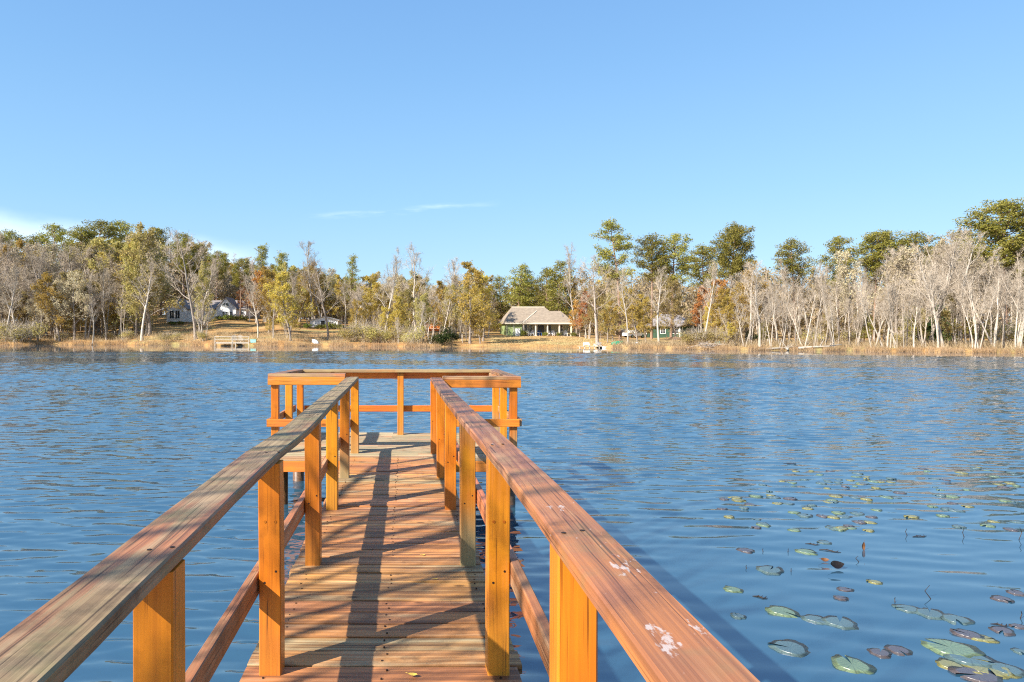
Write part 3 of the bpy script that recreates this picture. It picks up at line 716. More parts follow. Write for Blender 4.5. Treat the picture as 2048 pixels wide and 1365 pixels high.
def broadleaf(seed, H=14.0, r0=.2, first=.3, spread=.30, up=.9, nl=13, nb=8, nt=7, nq=4, tw=.022, leaves=0, lean=(0, 0), stems=1, wob=.07, leafpos=1.0):
    gr = Grow(seed); g = gr.g
    for st in range(stems):
        base = np.array([g.normal(0, .35)*(stems > 1), g.normal(0, .35)*(stems > 1), -.3]); Hs = H*(1 if st == 0 else g.uniform(.65, .97))
        dr = np.array([lean[0] + g.normal(0, .03 + .1*(stems > 1)), lean[1] + g.normal(0, .03 + .1*(stems > 1)), 1.0])
        tp = gr.path(base, dr/np.linalg.norm(dr), Hs*.96, 11, wob*.8, .02); t_ = np.linspace(0, 1, 12)
        rr = r0*(1 if st == 0 else .75); tr = rr*(1-t_)**.75 + .012; tr[0] *= 1.45; tr[1] *= 1.05
        gr.tubes.append((tp, tr, 8, 0))
        for k in range(nl):
            t0 = first + (.97-first)*((k + g.random())/nl); i = min(10, int(t0*11)); fr = t0*11-i
            p = tp[i]*(1-fr) + tp[i+1]*fr; az = k*2.4 + g.normal(0, .5)
            lv = up*(.55 + .75*t0); d = np.array([math.cos(az), math.sin(az), lv]); d /= np.linalg.norm(d)
            L = H*spread*(1.15-.75*(t0-first)/(1-first))*g.uniform(.7, 1.2)
            lp = gr.path(p, d, L, 5, .13, .06); r_ = rr*(1-t0)**.6*.42 + .012; lr = np.linspace(r_, .01, 6)
            gr.tubes.append((lp, lr, 5, 0 if r_ > .05 else 1))
            for j in range(nb):
                s = .22 + .78*(j + g.random())/nb; ii = min(4, int(s*5)); f2 = s*5-ii; q = lp[ii]*(1-f2)+lp[ii+1]*f2
                dd_ = lp[ii+1]-lp[ii]; dd_ = dd_/np.linalg.norm(dd_) + g.normal(0, .62, 3); dd_[2] += .22; dd_ /= np.linalg.norm(dd_)
                Lb = L*.5*(1.1-.6*s)*g.uniform(.6, 1.25); bp_ = gr.path(q, dd_, Lb, 3, .16, .07)
                gr.tubes.append((bp_, np.array([.022, .017, .012, .008])*(.7+r0*2), 3, 1))
                for m_ in range(nt):
                    s2 = .2 + .8*(m_ + g.random())/nt; i3 = min(2, int(s2*3)); f3 = s2*3-i3; q2 = bp_[i3]*(1-f3)+bp_[i3+1]*f3
                    d3 = bp_[i3+1]-bp_[i3]; d3 = d3/np.linalg.norm(d3) + g.normal(0, .6, 3); d3[2] += .18; d3 /= np.linalg.norm(d3)
                    L3 = Lb*.5*g.uniform(.5, 1.2) + .15; e = q2 + d3*L3
                    gr.rib.append((q2, e, tw))
                    for w_ in range(nq):
                        f4 = g.uniform(.3, 1); q3 = q2*(1-f4)+e*f4; d4 = d3 + g.normal(0, .65, 3); d4 /= np.linalg.norm(d4)
                        L4 = L3*.55*g.uniform(.5, 1.2)+.1; gr.rib.append((q3, q3+d4*L4, tw*.7))
                        if leaves and leafpos >= g.random():
                            for _ in range(leaves): gr.leaf.append(q3 + d4*L4*g.uniform(.3, 1.1) + g.normal(0, .12, 3))
    return gr


def clump(gr, c, r, n):
    g = gr.g; p = g.normal(0, 1, (n, 3)); p = unit(p)*(g.random((n, 1))**.45)*np.array(r)
    gr.leaf.extend(list(np.array(c)+p))


def pine(seed, H=20.0, r0=.24, start=.5, R0=3.2, shape='round', nb=46, dens=34, layers=None):
    gr = Grow(seed); g = gr.g
    tp = gr.path([0, 0, -.3], [g.normal(0, .02), g.normal(0, .02), 1], H*.99, 11, .018); t_ = np.linspace(0, 1, 12); gr.tubes.append((tp, r0*(1-t_*.85), 8, 0))
    for k in range(nb):
        if layers: L_ = layers[k % len(layers)]; t0 = L_[0] + g.normal(0, .012); rad = L_[1]*g.uniform(.6, 1.1); az = L_[2] + g.normal(0, L_[3])
        else:
            q = (k + g.random())/nb; t0 = start + (1-start)*q; az = k*2.4 + g.normal(0, .4)
            if shape == 'round': pr = math.sin(math.pi*min(1, .18+.80*q))**.7
            elif shape == 'cone': pr = 1.05-q
            else: pr = g.uniform(.3, 1)*(1-.4*q)
            rad = R0*max(.12, pr)*g.uniform(.7, 1.15)
        t0 = min(t0, .985); i = min(10, int(t0*11)); fr = t0*11-i; p = tp[i]*(1-fr)+tp[i+1]*fr
        d = np.array([math.cos(az), math.sin(az), g.uniform(.0, .45)]); d /= np.linalg.norm(d)
        bp_ = gr.path(p, d, rad, 4, .1, .05); gr.tubes.append((bp_, np.linspace(.07, .02, 5)*(.5+rad*.16), 4, 1))
        nc = max(2, int(rad*1.7))
        for j in range(nc):
            s = .35 + .65*(j+g.random())/nc; ii = min(3, int(s*4)); f2 = s*4-ii; c = bp_[ii]*(1-f2)+bp_[ii+1]*f2 + g.normal(0, .3, 3)*np.array([1, 1, .45]); c[2] += .15
            cr = g.uniform(.6, 1.05); clump(gr, c, (cr, cr, cr*.72), int(dens*1.3))
            gr.rib.append((bp_[ii], c, .03))
    return gr


def bush(seed, rx, rz, n, tw=40, lob=9):
    gr = Grow(seed); g = gr.g
    for k in range(5): gr.tubes.append((gr.path([g.normal(0, rx*.15), g.normal(0, rx*.15), -.1], [g.normal(0, .4), g.normal(0, .4), 1], rz*1.2, 4, .15), np.linspace(.035, .01, 5), 4, 0))
    for k in range(lob):
        a_ = g.uniform(0, 6.28); q = g.random()**.5; c = (rx*.62*q*math.cos(a_), rx*.62*q*math.sin(a_), rz*(.35+1.15*g.random()*(1-.5*q)))
        clump(gr, c, (rx*.45, rx*.45, rz*.42), n//lob)
    for k in range(tw):
        p = np.array([g.normal(0, rx*.3), g.normal(0, rx*.3), rz*g.uniform(.2, 1.2)]); gr.rib.append((p, p+unit(g.normal(0, 1, 3)+np.array([0, 0, .8]))*rx*.5, .02))
    return gr


PROTO = {}
def proto(kind, root, H): PROTO.setdefault(kind, []).append([root, H, False])
for k in range(5): proto('bare', finish('bare_tree', broadleaf(100+k, 14, .16+.02*k, .32+.04*(k % 3), .25+.02*(k % 2), 1.35+.2*(k % 3), nq=3, tw=.021), M['bark_pale'], M['twig_pale']), 14)
for k in range(3): proto('baredark', finish('bare_tree', broadleaf(130+k, 14, .20, .36, .29, .8), M['bark_grey'], M['twig_grey']), 14)
for k in range(4): proto('thicket', finish('bare_tree', broadleaf(150+k, 12, .12, .36, .21, 2.2, nl=9, nb=6, nt=5, nq=3, stems=2+k % 2, tw=.021, lean=(.06*(k-1.5), 0)), M['bark_pale'], M['twig_pale']), 12)
for k in range(3): proto('gold', finish('golden_tree', broadleaf(170+k, 14, .19, .14, .29, .7, nl=16, nt=6, nq=3, leaves=4, leafpos=.85), M['bark_grey'], M['twig_pale'], M['gold'], .25), 14)
for k in range(3): proto('olive', finish('olive_tree', broadleaf(180+k, 14, .19, .14, .30, .8, nl=16, nt=6, nq=3, leaves=4, leafpos=.85), M['bark_grey'], M['twig_pale'], M['olive'], .25), 14)
for k in range(2): proto('orange', finish('rusty_tree', broadleaf(190+k, 12, .15, .18, .27, .9, nt=6, nq=3, leaves=3, leafpos=.8), M['bark_pale'], M['twig_pale'], M['orange'], .28), 12)
for k in range(3): proto('brown', finish('brown_leaved_tree', broadleaf(195+k, 14, .18, .25, .28, .9, nt=6, nq=3, leaves=2, leafpos=.8), M['bark_grey'], M['twig_pale'], M['brown'], .26), 14)
for k in range(4): proto('pine', finish('pine_tree', pine(200+k, 20, .25, .52+.06*(k % 3), 3.2+.3*(k % 2), 'round' if k % 2 else 'open'), M['bark_pine'], M['bark_pine'], M['needle'], .34, .2, .34), 20)
proto('conepine', finish('pine_tree', pine(210, 18, .25, .35, 3.2, 'cone', nb=46), M['bark_pine'], M['bark_pine'], M['needle'], .34, .2, .34), 18)
for k in range(3): proto('pinefull', finish('pine_tree', pine(215+k, 14, .22, .22, 2.9, 'round', nb=46, dens=38), M['bark_pine'], M['bark_pine'], M['needle'], .34, .2, .34), 14)
LAY = [(.975, 1.6, a_, .35) for a_ in (0, 1.6, 3.1, 4.7)] + [(.93, 2.2, a_, .3) for a_ in (.2, 3.0, 4.4)] + [(.86, 3.0, a_, .25) for a_ in (3.2, 0.1, 5, 1.3)] + [(.78, 3.2, a_, .3) for a_ in (0, .5, 5.6)] + [(.72, 4.1, a_, .25) for a_ in (3.1, 3.5, 2.6)] + \
      [(.66, 2.8, a_, .3) for a_ in (.2, 1.5, 5.2)] + [(.58, 3.9, a_, .25) for a_ in (3.2, 2.8, 3.6)] + [(.54, 3.2, a_, .4) for a_ in (0, 1.2, 5)]
proto('heropine', finish('pine_tree', pine(220, 20, .26, layers=LAY, nb=52, dens=34), M['bark_pine'], M['bark_pine'], M['needle'], .34, .2, .34), 20)
proto('roundpine', finish('pine_tree', pine(230, 20, .32, .50, 4.6, 'round', nb=64, dens=46), M['bark_pine'], M['bark_pine'], M['needle'], .34, .2, .34), 20)
for k in range(2): proto('holly', finish('evergreen_bush', bush(240+k, 2.4, 2.4, 2600), M['bark_grey'], M['twig_grey'], M['holly'], .22), 4.6)
for k in range(2): proto('greenbush', finish('garden_shrub', bush(250+k, 1.0, .75, 900), M['bark_grey'], M['twig_grey'], M['green'], .16), 1.45)
for k in range(2): proto('goldbush', finish('golden_shrub', bush(260+k, 2.2, 1.7, 1100, 420), M['bark_pale'], M['twig_pale'], M['olive'], .18), 3.2)
proto('snag', finish('bare_tree', broadleaf(270, 9, .09, .42, .26, 1.8, nl=9, nb=5, nt=4, nq=2, lean=(.22, 0)), M['bark_pale'], M['bark_pale']), 9)

ORD = ['', 'first', 'second', 'third', 'fourth', 'fifth', 'sixth', 'seventh', 'eighth', 'ninth', 'tenth', 'eleventh', 'twelfth', 'thirteenth', 'fourteenth', 'fifteenth', 'sixteenth', 'seventeenth', 'eighteenth', 'nineteenth', 'twentieth']
SEG = [(-999, 150, 'near the left frame edge'), (150, 330, 'left of the white gabled house'), (330, 510, 'around the white gabled house'), (510, 700, 'around the low white shed'), (700, 860, 'left of the orange gable'),
       (860, 1004, 'left of the green cottage'), (1004, 1150, 'behind the green cottage'), (1150, 1245, 'right of the green cottage'), (1245, 1390, 'around the white pickup'), (1390, 1500, 'right of the grey house'),
       (1500, 1640, 'at the thicket\'s left end'), (1640, 1780, 'left of the thicket middle'), (1780, 1920, 'right of the thicket middle'), (1920, 9999, 'by the right frame edge')]
DESC = {'bare': ('leafless pale grey tree', 'bare tree'), 'baredark': ('leafless dark trunked tree', 'bare tree'), 'thicket': ('slim multi stemmed bare tree', 'bare tree'), 'gold': ('golden leaved tree', 'tree'), 'olive': ('olive leaved tree', 'tree'),
        'orange': ('rusty orange leaved tree', 'tree'), 'brown': ('thin brown leaved tree', 'tree'), 'pine': ('tall tufted pine', 'pine tree'), 'conepine': ('cone shaped pine', 'pine tree'), 'pinefull': ('full crowned green pine', 'pine tree'),
        'heropine': ('tall layered pine', 'pine tree'), 'roundpine': ('broad dome crowned pine', 'pine tree'), 'holly': ('dark evergreen bush', 'bush'), 'greenbush': ('clipped green shrub', 'shrub'), 'goldbush': ('twiggy olive shrub', 'shrub'), 'snag': ('leaning pale bare tree', 'bare tree')}
PLACED = []
def plant(kind, u, d, vtop=None, H=None, label=None, wide=1.0, rz=None, var=None, lean=0.0):
    rng = random.Random(int(u*31 + d*17 + len(kind)*7)); pl = PROTO[kind]; p = pl[(rng.randrange(len(pl)) if var is None else var) % len(pl)]
    x, y_, z = spot(u, d)
    if H is None: H = ZC + (V0-vtop)/F*y_ - z
    H = max(H, .6)
    if not p[2]: o = p[0]; p[2] = True
    else: o = copy_tree(p[0])
    s = H/p[1]; o.location = (x, y_, z); o.scale = (s*wide, s*wide, s); o.rotation_euler = (0, lean, rng.uniform(0, 6.28) if rz is None else rz)
    PLACED.append([o, kind, u, d, H, label])
    return o


SKY = [(-100, 476), (0, 474), (60, 480), (110, 490), (200, 478), (300, 470), (380, 478), (450, 510), (540, 530), (620, 528), (700, 552), (780, 552), (860, 555), (910, 560), (945, 540), (975, 560), (990, 600), (1010, 560), (1090, 550), (1130, 525), (1190, 520), (1240, 535),
       (1330, 505), (1375, 560), (1400, 545), (1450, 530), (1520, 520), (1570, 535), (1640, 530), (1700, 525), (1760, 515), (1840, 485), (1890, 462), (1940, 480), (1990, 490), (2048, 480), (2150, 475)]
# --- trees one can pick out
P = plant
P('baredark', 6, 12, 478, label='dark bare tree standing against the left frame edge')
P('baredark', 44, 14, 500, label='forked dark trunk bare tree near the left frame edge')
P('bare', 80, 8, 498, label='pale barked bare tree with lichen grey trunk near the left end')
P('baredark', 113, 6, 495, label='bare tree with a trunk leaning left, left end of far shore', lean=-.10)
P('snag', 184, .4, 592, label='thin pale bare tree leaning out over the water on the left', rz=.3)
P('olive', 272, 10, 478, wide=.72, label='straight olive gold tree left of the white gabled house'); P('olive', 299, 12, 456, label='tall dark trunk tree with yellowing crown left of white house')
P('olive', 404, 9, 530, label='olive leaved tree between the two white gables', wide=.62); P('thicket', 411, 4, 585, label='slim pale multi stemmed tree between the two white gables'); P('brown', 399, 18, 545, label='brown leaved tree behind the leaning trunk before white house'); P('olive', 297, 16, 560, label='olive tree hiding the left wall of the white house', wide=.6)
P('olive', 846, 6, 590, label='olive leaved tree left of the orange cabin gable'); P('bare', 886, 9, 575, label='bare tree just right of the orange cabin gable'); P('olive', 896, 16, 575, label='olive leaved tree behind the dark evergreen bushes'); P('thicket', 860, 3, 615, label='low pale multi stemmed tree before the orange cabin')
P('baredark', 391, 6, 470, label='large bare tree with thick leaning trunk before the white house', lean=-.09, wide=1.05)
P('orange', 512, 36, 540, label='orange leaved tree beside the white gabled house'); P('orange', 495, 46, 560, label='rust leaved tree at the right wall of white house')
P('gold', 582, 5, 545, label='golden tree with flared pale trunk in front of the white shed', wide=1.15)
P('baredark', 656, 8, 525, label='tall twin looking dark trunk directly before the white shed')
P('bare', 626, 40, 482, label='tall bare tree rising above the white shed on the skyline'); P('bare', 770, 6, 490, label='tall bare tree with white trunk between shed and orange gable', wide=.8)
P('bare', 832, 22, 487, label='bare tree with tallest crown left of the orange gable'); P('bare', 905, 40, 512, label='wispy bare tree on the skyline behind the orange gable')
P('conepine', 705, 48, 510, label='cone topped dark pine on the skyline right of the shed')
P('gold', 940, 4, 528, label='large golden olive tree on the point left of the cottage', wide=1.1); P('gold', 966, 10, 548, label='golden tree nearest the left wall of the green cottage')
P('holly', 880, 2.5, 640, label='dark evergreen bush at the waterline under the orange gable', wide=1.25); P('holly', 905, 7, 655, label='smaller dark evergreen bush right of the big one', wide=1.2)
for u_, v_, lb in ((1003, 553, 'left of the ridge'), (1035, 528, 'over the ridge, tallest left one'), (1062, 548, 'over the middle of the roof'), (1092, 534, 'over the right end of the roof'), (1118, 522, 'right of the roof')):
    P('pinefull', u_, 52 + rng.uniform(-8, 12), v_, label=f'full green pine behind the green cottage, {lb}', wide=1.15)
P('bare', 1148, 34, 490, label='tall thin bare tree by the right corner of the green cottage', wide=.8); P('baredark', 1195, 7, 508, label='big bare tree with thick grey trunk right of the cottage', wide=1.15, var=2)
P('orange', 1172, 26, 585, label='bright orange tree right beside the green cottage porch'); P('orange', 1180, 40, 600, label='low orange tree behind the bright orange one')
P('heropine', 1240, 26, 439, label='tallest pine with layered branches standing above the shore', rz=0.0); P('bare', 1256, 4, 530, label='pale slanting trunk bare tree beside the green rowing boat', wide=.75)
P('pine', 1303, 42, 470, label='tufted pine right of the tallest pine', wide=1.1, var=1); P('pine', 1342, 44, 465, label='flat topped tufted pine above the white pickup', wide=1.1, var=3)
P('gold', 1275, 9, 575, label='golden tree in front of the white pickup', wide=1.05); P('gold', 1292, 14, 590, label='second golden tree before the white pickup, farther right'); P('gold', 1215, 12, 600, label='low golden tree right of the thick pale trunk'); P('gold', 1470, 8, 590, label='golden tree at the waterline right of the grey house'); P('gold', 1445, 14, 575, label='golden tree just right of the turquoise dinghy'); P('orange', 1160, 30, 600, label='orange tree touching the right end of the cottage'); P('olive', 1350, 34, 560, label='olive tree overhanging the grey house roof')
P('olive', 1225, 22, 590, label='yellow green tree left of the white pickup')
P('roundpine', 1462, 28, 449, label='broad crowned pine right of the grey house', wide=.85, rz=1.0); P('pine', 1412, 34, 490, label='ragged smaller pine left of the broad crowned pine', wide=1.2)
P('bare', 1410, 5, 520, label='tall straight white trunk bare tree right of the grey house', wide=.75); P('orange', 1432, 22, 560, label='rust orange tree right of the grey house'); P('orange', 1400, 30, 575, label='thin orange tree behind the grey house')
P('bare', 1318, 5, 530, label='slanted grey bare tree left of the grey house', lean=-.08, wide=.8)
for u_, v_, k_, wd, lb in ((1591, 478, 1, 1.0, 'small ball crowned pine standing alone above the pale thicket'), (1676, 473, 3, 1.1, 'leaning crowned pine second from left above the thicket'), (1748, 464, 1, 1.15, 'left pine of a close pair above the thicket'), (1783, 460, 3, 1.15, 'right pine of a close pair above the thicket'), (1828, 464, 1, 1.2, 'pine half hidden by bare twigs right of the pair')):
    P('pine', u_, 26, v_, label=lb, wide=wd, var=k_)
P('roundpine', 2012, 20, 402, label='huge dome crowned pine at the right frame edge', wide=1.2); P('pinefull', 2075, 24, 450, label='full pine cut by the right frame edge')
P('bare', 1880, 10, 458, label='tallest bare tree of the thicket, reddish twigs against the sky', wide=1.1); P('bare', 2040, 6, 470, label='tall white bare tree at the right frame edge', wide=1.0); P('bare', 1920, 9, 466, label='tall bare tree left of the huge dome crowned pine')
for u_, v_, wd in ((18, 460, 1.2), (70, 470, 1.1), (115, 446, 1.2), (160, 452, 1.2), (195, 437, 1.35), (232, 442, 1.2), (322, 454, 1.1), (368, 464, 1.1), (404, 486, 1.1), (432, 502, 1.2), (516, 490, 1.0), (556, 506, 1.1), (480, 515, 1.1)):
    P('pine', u_, 44 + rng.uniform(-6, 16), v_, wide=wd*.95)
# --- the rest of the belt
CLEAR = [(322, 388, 46), (425, 505, 46), (608, 685, 40), (858, 884, 22), (985, 1160, 40), (1228, 1300, 62), (1318, 1390, 58)]
def ok(u, d, mg=6):
    for a_, b_, dm in CLEAR:
        if a_-mg < u < b_+mg and d < dm: return False
    return True
def fill(u0, u1, step, dr, kinds, dv, wide=(.9, 1.15)):
    u = u0; rng = random.Random(int(u0*7 + u1*3 + step*101 + dr[0]*13 + dv[0]*17))
    while u < u1:
        uu = u + rng.uniform(-step*.4, step*.4); d = rng.uniform(*dr); kd = rng.choice(kinds); mg = 20 if kd in ('olive', 'gold', 'brown', 'orange', 'pinefull') else 7
        if not ok(uu, d, mg): d = d + 62 if d + 62 < 140 else d
        if ok(uu, d, mg): plant(kd, uu, d, interp(SKY, uu) + rng.uniform(*dv), wide=rng.uniform(*wide))
        u += step
fill(-60, 520, 13, (14, 44), ['baredark', 'olive', 'gold', 'bare', 'brown', 'brown'], (-6, 30))
fill(-60, 1000, 26, (8, 30), ['olive', 'brown', 'bare', 'gold'], (50, 110))
fill(-50, 330, 26, (3, 14), ['bare', 'baredark', 'olive', 'brown'], (50, 110))
fill(520, 985, 16, (46, 60), ['olive', 'brown', 'gold', 'bare'], (-6, 25), (1.0, 1.4))
fill(520, 985, 13, (12, 44), ['gold', 'olive', 'olive', 'bare', 'gold', 'brown'], (-4, 30))
fill(690, 930, 19, (3, 12), ['gold', 'thicket', 'bare', 'thicket', 'olive'], (40, 100))
fill(1155, 1500, 13, (18, 45), ['gold', 'brown', 'bare', 'olive', 'bare', 'thicket'], (5, 60))
fill(1395, 1500, 15, (3, 14), ['olive', 'gold', 'thicket'], (60, 120))
fill(1490, 2110, 13, (10, 34), ['bare', 'thicket', 'bare', 'brown', 'bare'], (-22, 34), (.8, 1.05))
fill(1500, 2110, 15, (1.5, 9), ['thicket', 'thicket', 'bare'], (15, 110), (.8, 1.0))
fill(1490, 2100, 22, (10, 26), ['holly', 'olive', 'goldbush', 'brown', 'pinefull'], (95, 160), (.9, 1.4))
fill(-60, 520, 58, (20, 34), ['holly', 'olive', 'pinefull'], (95, 150), (1, 1.4))
for u_ in (4, 22, 38, 62): P('goldbush', u_, rng.uniform(1, 4), H=rng.uniform(3, 5), wide=1.2)
for u_, H_ in ((128, 2.2), (215, 2.0), (255, 2.4), (330, 2.2), (352, 1.8), (404, 2.4), (700, 3.5), (722, 4.2), (742, 4), (770, 3), (800, 3), (828, 3.2), (1398, 3), (1430, 3), (1460, 2.6), (1375, 2.6)):
    P('goldbush', u_, rng.uniform(2.0, 6), H=H_, wide=1.1)

fill(-60, 980, 15, (5, 34), ['olive', 'brown', 'gold', 'brown', 'olive', 'thicket'], (85, 140), (1.0, 1.4))
fill(1160, 1500, 18, (8, 34), ['olive', 'gold', 'brown', 'thicket'], (70, 130), (1.0, 1.3))
fill(-60, 1000, 34, (2, 14), ['bare', 'gold', 'thicket', 'baredark', 'bare'], (25, 100))
fill(-60, 1000, 17, (18, 44), ['bare', 'thicket', 'bare', 'brown'], (-4, 40), (1.0, 1.3))
# the tree behind the camera on the left, whose bare branches shade the rails
gr = Grow(401); g = gr.g
base = np.array([-6.2, -4.6, .2])
gr.tubes.append((gr.path(base, [.02, .03, 1], 6.0, 8, .03), np.linspace(.24, .12, 9), 10, 0))
top = gr.tubes[0][0][5]
for lx, y1, z1 in ((-4.7, 4.0, 4.3), (-5.6, 1.5, 5.2)):              # long limbs reaching over the water, with upright shoots
    n = 12; e = np.array([lx, y1, z1])
    pts = np.array([top*(1-q)+np.array([lx, -2.5, 3.3])*q for q in np.linspace(0, 1, 4)][:-1] + [np.array([lx, -2.5, 3.3])*(1-q)+e*q + g.normal(0, .06, 3) for q in np.linspace(0, 1, n-3)])
    gr.tubes.append((pts, np.linspace(.10, .03, n), 8, 0))
    for j in range(30):
        s_ = .25+.75*(j+g.random())/30; i = min(n-2, int(s_*(n-1))); p = pts[i]+(pts[i+1]-pts[i])*(s_*(n-1)-i)
        d = np.array([g.normal(0, .12), g.normal(0, .16), 1.0]); d /= np.linalg.norm(d); r_ = float(g.choice([.008, .011, .015, .022, .032]))
        bp_ = gr.path(p, d, g.uniform(1.6, 3.6), 5, .07, .02); gr.tubes.append((bp_, np.linspace(r_, r_*.45, 6), 6, 1))
        for m_ in range(2):
            q = bp_[g.integers(2, 5)]; d2 = d + g.normal(0, .45, 3); d2 /= np.linalg.norm(d2); gr.tubes.append((gr.path(q, d2, g.uniform(.4, 1.1), 3, .12), np.linspace(r_*.5, .003, 4), 4, 1))
tag(finish('bare_tree', gr, M['bark_grey'], M['twig_grey'], None), 'bare tree on the near bank whose branches shade the handrails', 'bare tree')

SHR = PROTO['greenbush']
def PROTO_SHRUB(k):
    p = SHR[k % len(SHR)]
    if not p[2]: p[2] = True; return p[0]
    return copy_tree(p[0])
# ------------------------------------------------------------------ houses and things on the far shore
M['roof_tan'] = plain('tan_shingles', (0.28, 0.222, 0.165), 0.9, 0.22, 2.2)
M['roof_grey'] = plain('grey_shingles', (0.25, 0.22, 0.21), 0.9, 0.25, 2.2)
M['green_wall'] = plain('green_siding', (0.25, 0.31, 0.13), 0.7, 0.10, 1.5)
M['sage_wall'] = plain('sage_siding', (0.33, 0.35, 0.25), 0.7, 0.10, 1.5)
M['trim'] = plain('cream_trim', (0.72, 0.64, 0.50), 0.6, 0.08, 3)
M['white'] = plain('white_paint', (0.80, 0.79, 0.77), 0.55, 0.06, 2)
M['glass'] = plain('dark_window_glass', (0.035, 0.042, 0.05), 0.08, 0.3, 1, spec=0.6)
M['door_blue'] = plain('dark_blue_door', (0.035, 0.05, 0.09), 0.4, 0.2, 2)
M['concrete'] = plain('pale_concrete', (0.52, 0.47, 0.40), 0.9, 0.12, 2)
M['dkgreen'] = plain('dark_green_wall', (0.05, 0.10, 0.065), 0.7, 0.2, 2)
M['orange_wall'] = plain('orange_cedar_gable', (0.52, 0.16, 0.03), 0.6, 0.2, 3)
M['pale_wood'] = plain('pale_weathered_wood', (0.50, 0.42, 0.33), 0.85, 0.2, 4)
M['tyre'] = plain('black_rubber', (0.02, 0.02, 0.02), 0.8, 0.2, 4)
M['chrome'] = plain('bright_metal', (0.6, 0.6, 0.6), 0.25, 0.1, 4, metal=1.0)
M['canoe'] = plain('green_hull', (0.02, 0.22, 0.12), 0.4, 0.2, 3)
M['pale_hull'] = plain('pale_blue_hull', (0.62, 0.70, 0.76), 0.4, 0.1, 3)
M['teal_hull'] = plain('turquoise_hull', (0.30, 0.58, 0.56), 0.45, 0.1, 3)
M['bluefab'] = plain('blue_fabric', (0.05, 0.12, 0.30), 0.8, 0.1, 4)
M['brickm'] = plain('grey_brick', (0.38, 0.33, 0.27), 0.9, 0.25, 6)
M['red'] = plain('red_plastic', (0.5, 0.04, 0.02), 0.4, 0.1, 4)


def slab(mb, quad, th):
    """a roof slope with thickness, pushed down along its normal"""
    p = [Vector(q) for q in quad]; n = (p[1]-p[0]).cross(p[-1]-p[0]).normalized()
    if n.z < 0: n = -n; p = [p[0]] + p[:0:-1]
    k = len(p); b_ = [q - n*th for q in p]
    mb.add(p+b_, [tuple(range(k)), tuple(reversed(range(k, 2*k)))] + [(i, i+k, (i+1) % k+k, (i+1) % k) for i in range(k)])
def hip(mb, x0, x1, y0, y1, z0, xa, xb, yr, zr):
    A, B, C_, D_ = (x0, y0, z0), (x1, y0, z0), (x1, y1, z0), (x0, y1, z0); E, F_ = (xa, yr, zr), (xb, yr, zr)
    lo = [(p[0], p[1], z0-.2) for p in (A, B, C_, D_)]
    mb.add([A, B, C_, D_, E, F_] + lo, [(0, 1, 5, 4), (1, 2, 5), (2, 3, 4, 5), (3, 0, 4), (0, 6, 7, 1), (1, 7, 8, 2), (2, 8, 9, 3), (3, 9, 6, 0), (6, 9, 8, 7)])
def win(root, x, z, w_, h, y, fm='white', cols=1, rows=2, name='window'):
    f = MB(); e = .09; yf = y-.05
    f.box(x-w_/2-e, x+w_/2+e, yf-.03, yf+.05, z-h/2-e, z-h/2); f.box(x-w_/2-e, x+w_/2+e, yf-.03, yf+.05, z+h/2, z+h/2+e)
    f.box(x-w_/2-e, x-w_/2, yf-.03, yf+.05, z-h/2, z+h/2); f.box(x+w_/2, x+w_/2+e, yf-.03, yf+.05, z-h/2, z+h/2)
    for c in range(1, cols): f.box(x-w_/2+w_*c/cols-.025, x-w_/2+w_*c/cols+.025, yf-.02, yf+.03, z-h/2, z+h/2)
    for r in range(1, rows): f.box(x-w_/2, x+w_/2, yf-.015, yf+.03, z-h/2+h*r/rows-.025, z-h/2+h*r/rows+.025)
    o = f.build(name, M[fm], root); g_ = MB(); g_.box(x-w_/2, x+w_/2, yf+.012, yf+.04, z-h/2, z+h/2); g_.build('pane', M['glass'], o)
    return o
def door(root, x, w_, h, y, m='door_blue'):
    d = MB(); d.box(x-w_/2, x+w_/2, y-.05, y+.03, 0.02, h); o = d.build('door', M[m], root)
    g_ = MB(); g_.box(x-w_*.33, x+w_*.33, y-.065, y-.05, h*.30, h*.9); g_.build('pane', M['glass'], o)
    k = MB(); k.ball((x+w_*.4, y-.09, h*.47), .04, 8, 6); k.build('handle', M['chrome'], o)
    return o
def gable_wall(mb, x0, x1, y0, y1, h, apex):
    xm = (x0+x1)/2
    mb.add([(x0, y0, -.6), (x1, y0, -.6), (x1, y0, h), (xm, y0, apex), (x0, y0, h), (x0, y1, -.6), (x1, y1, -.6), (x1, y1, h), (xm, y1, apex), (x0, y1, h)],
           [(0, 1, 2, 3, 4), (9, 8, 7, 6, 5), (1, 6, 7, 2), (5, 0, 4, 9)])
def gable_roof(mb, x0, x1, y0, y1, h, apex, over=.25, th=.14):
    xm = (x0+x1)/2; sl = (apex-h)/(xm-x0); zo = h - over*sl + .05
    slab(mb, [(x0-over, y0-over, zo), (xm, y0-over, apex+.05), (xm, y1+over, apex+.05), (x0-over, y1+over, zo)], th)
    slab(mb, [(xm, y0-over, apex+.05), (x1+over, y0-over, zo), (x1+over, y1+over, zo), (xm, y1+over, apex+.05)], th)
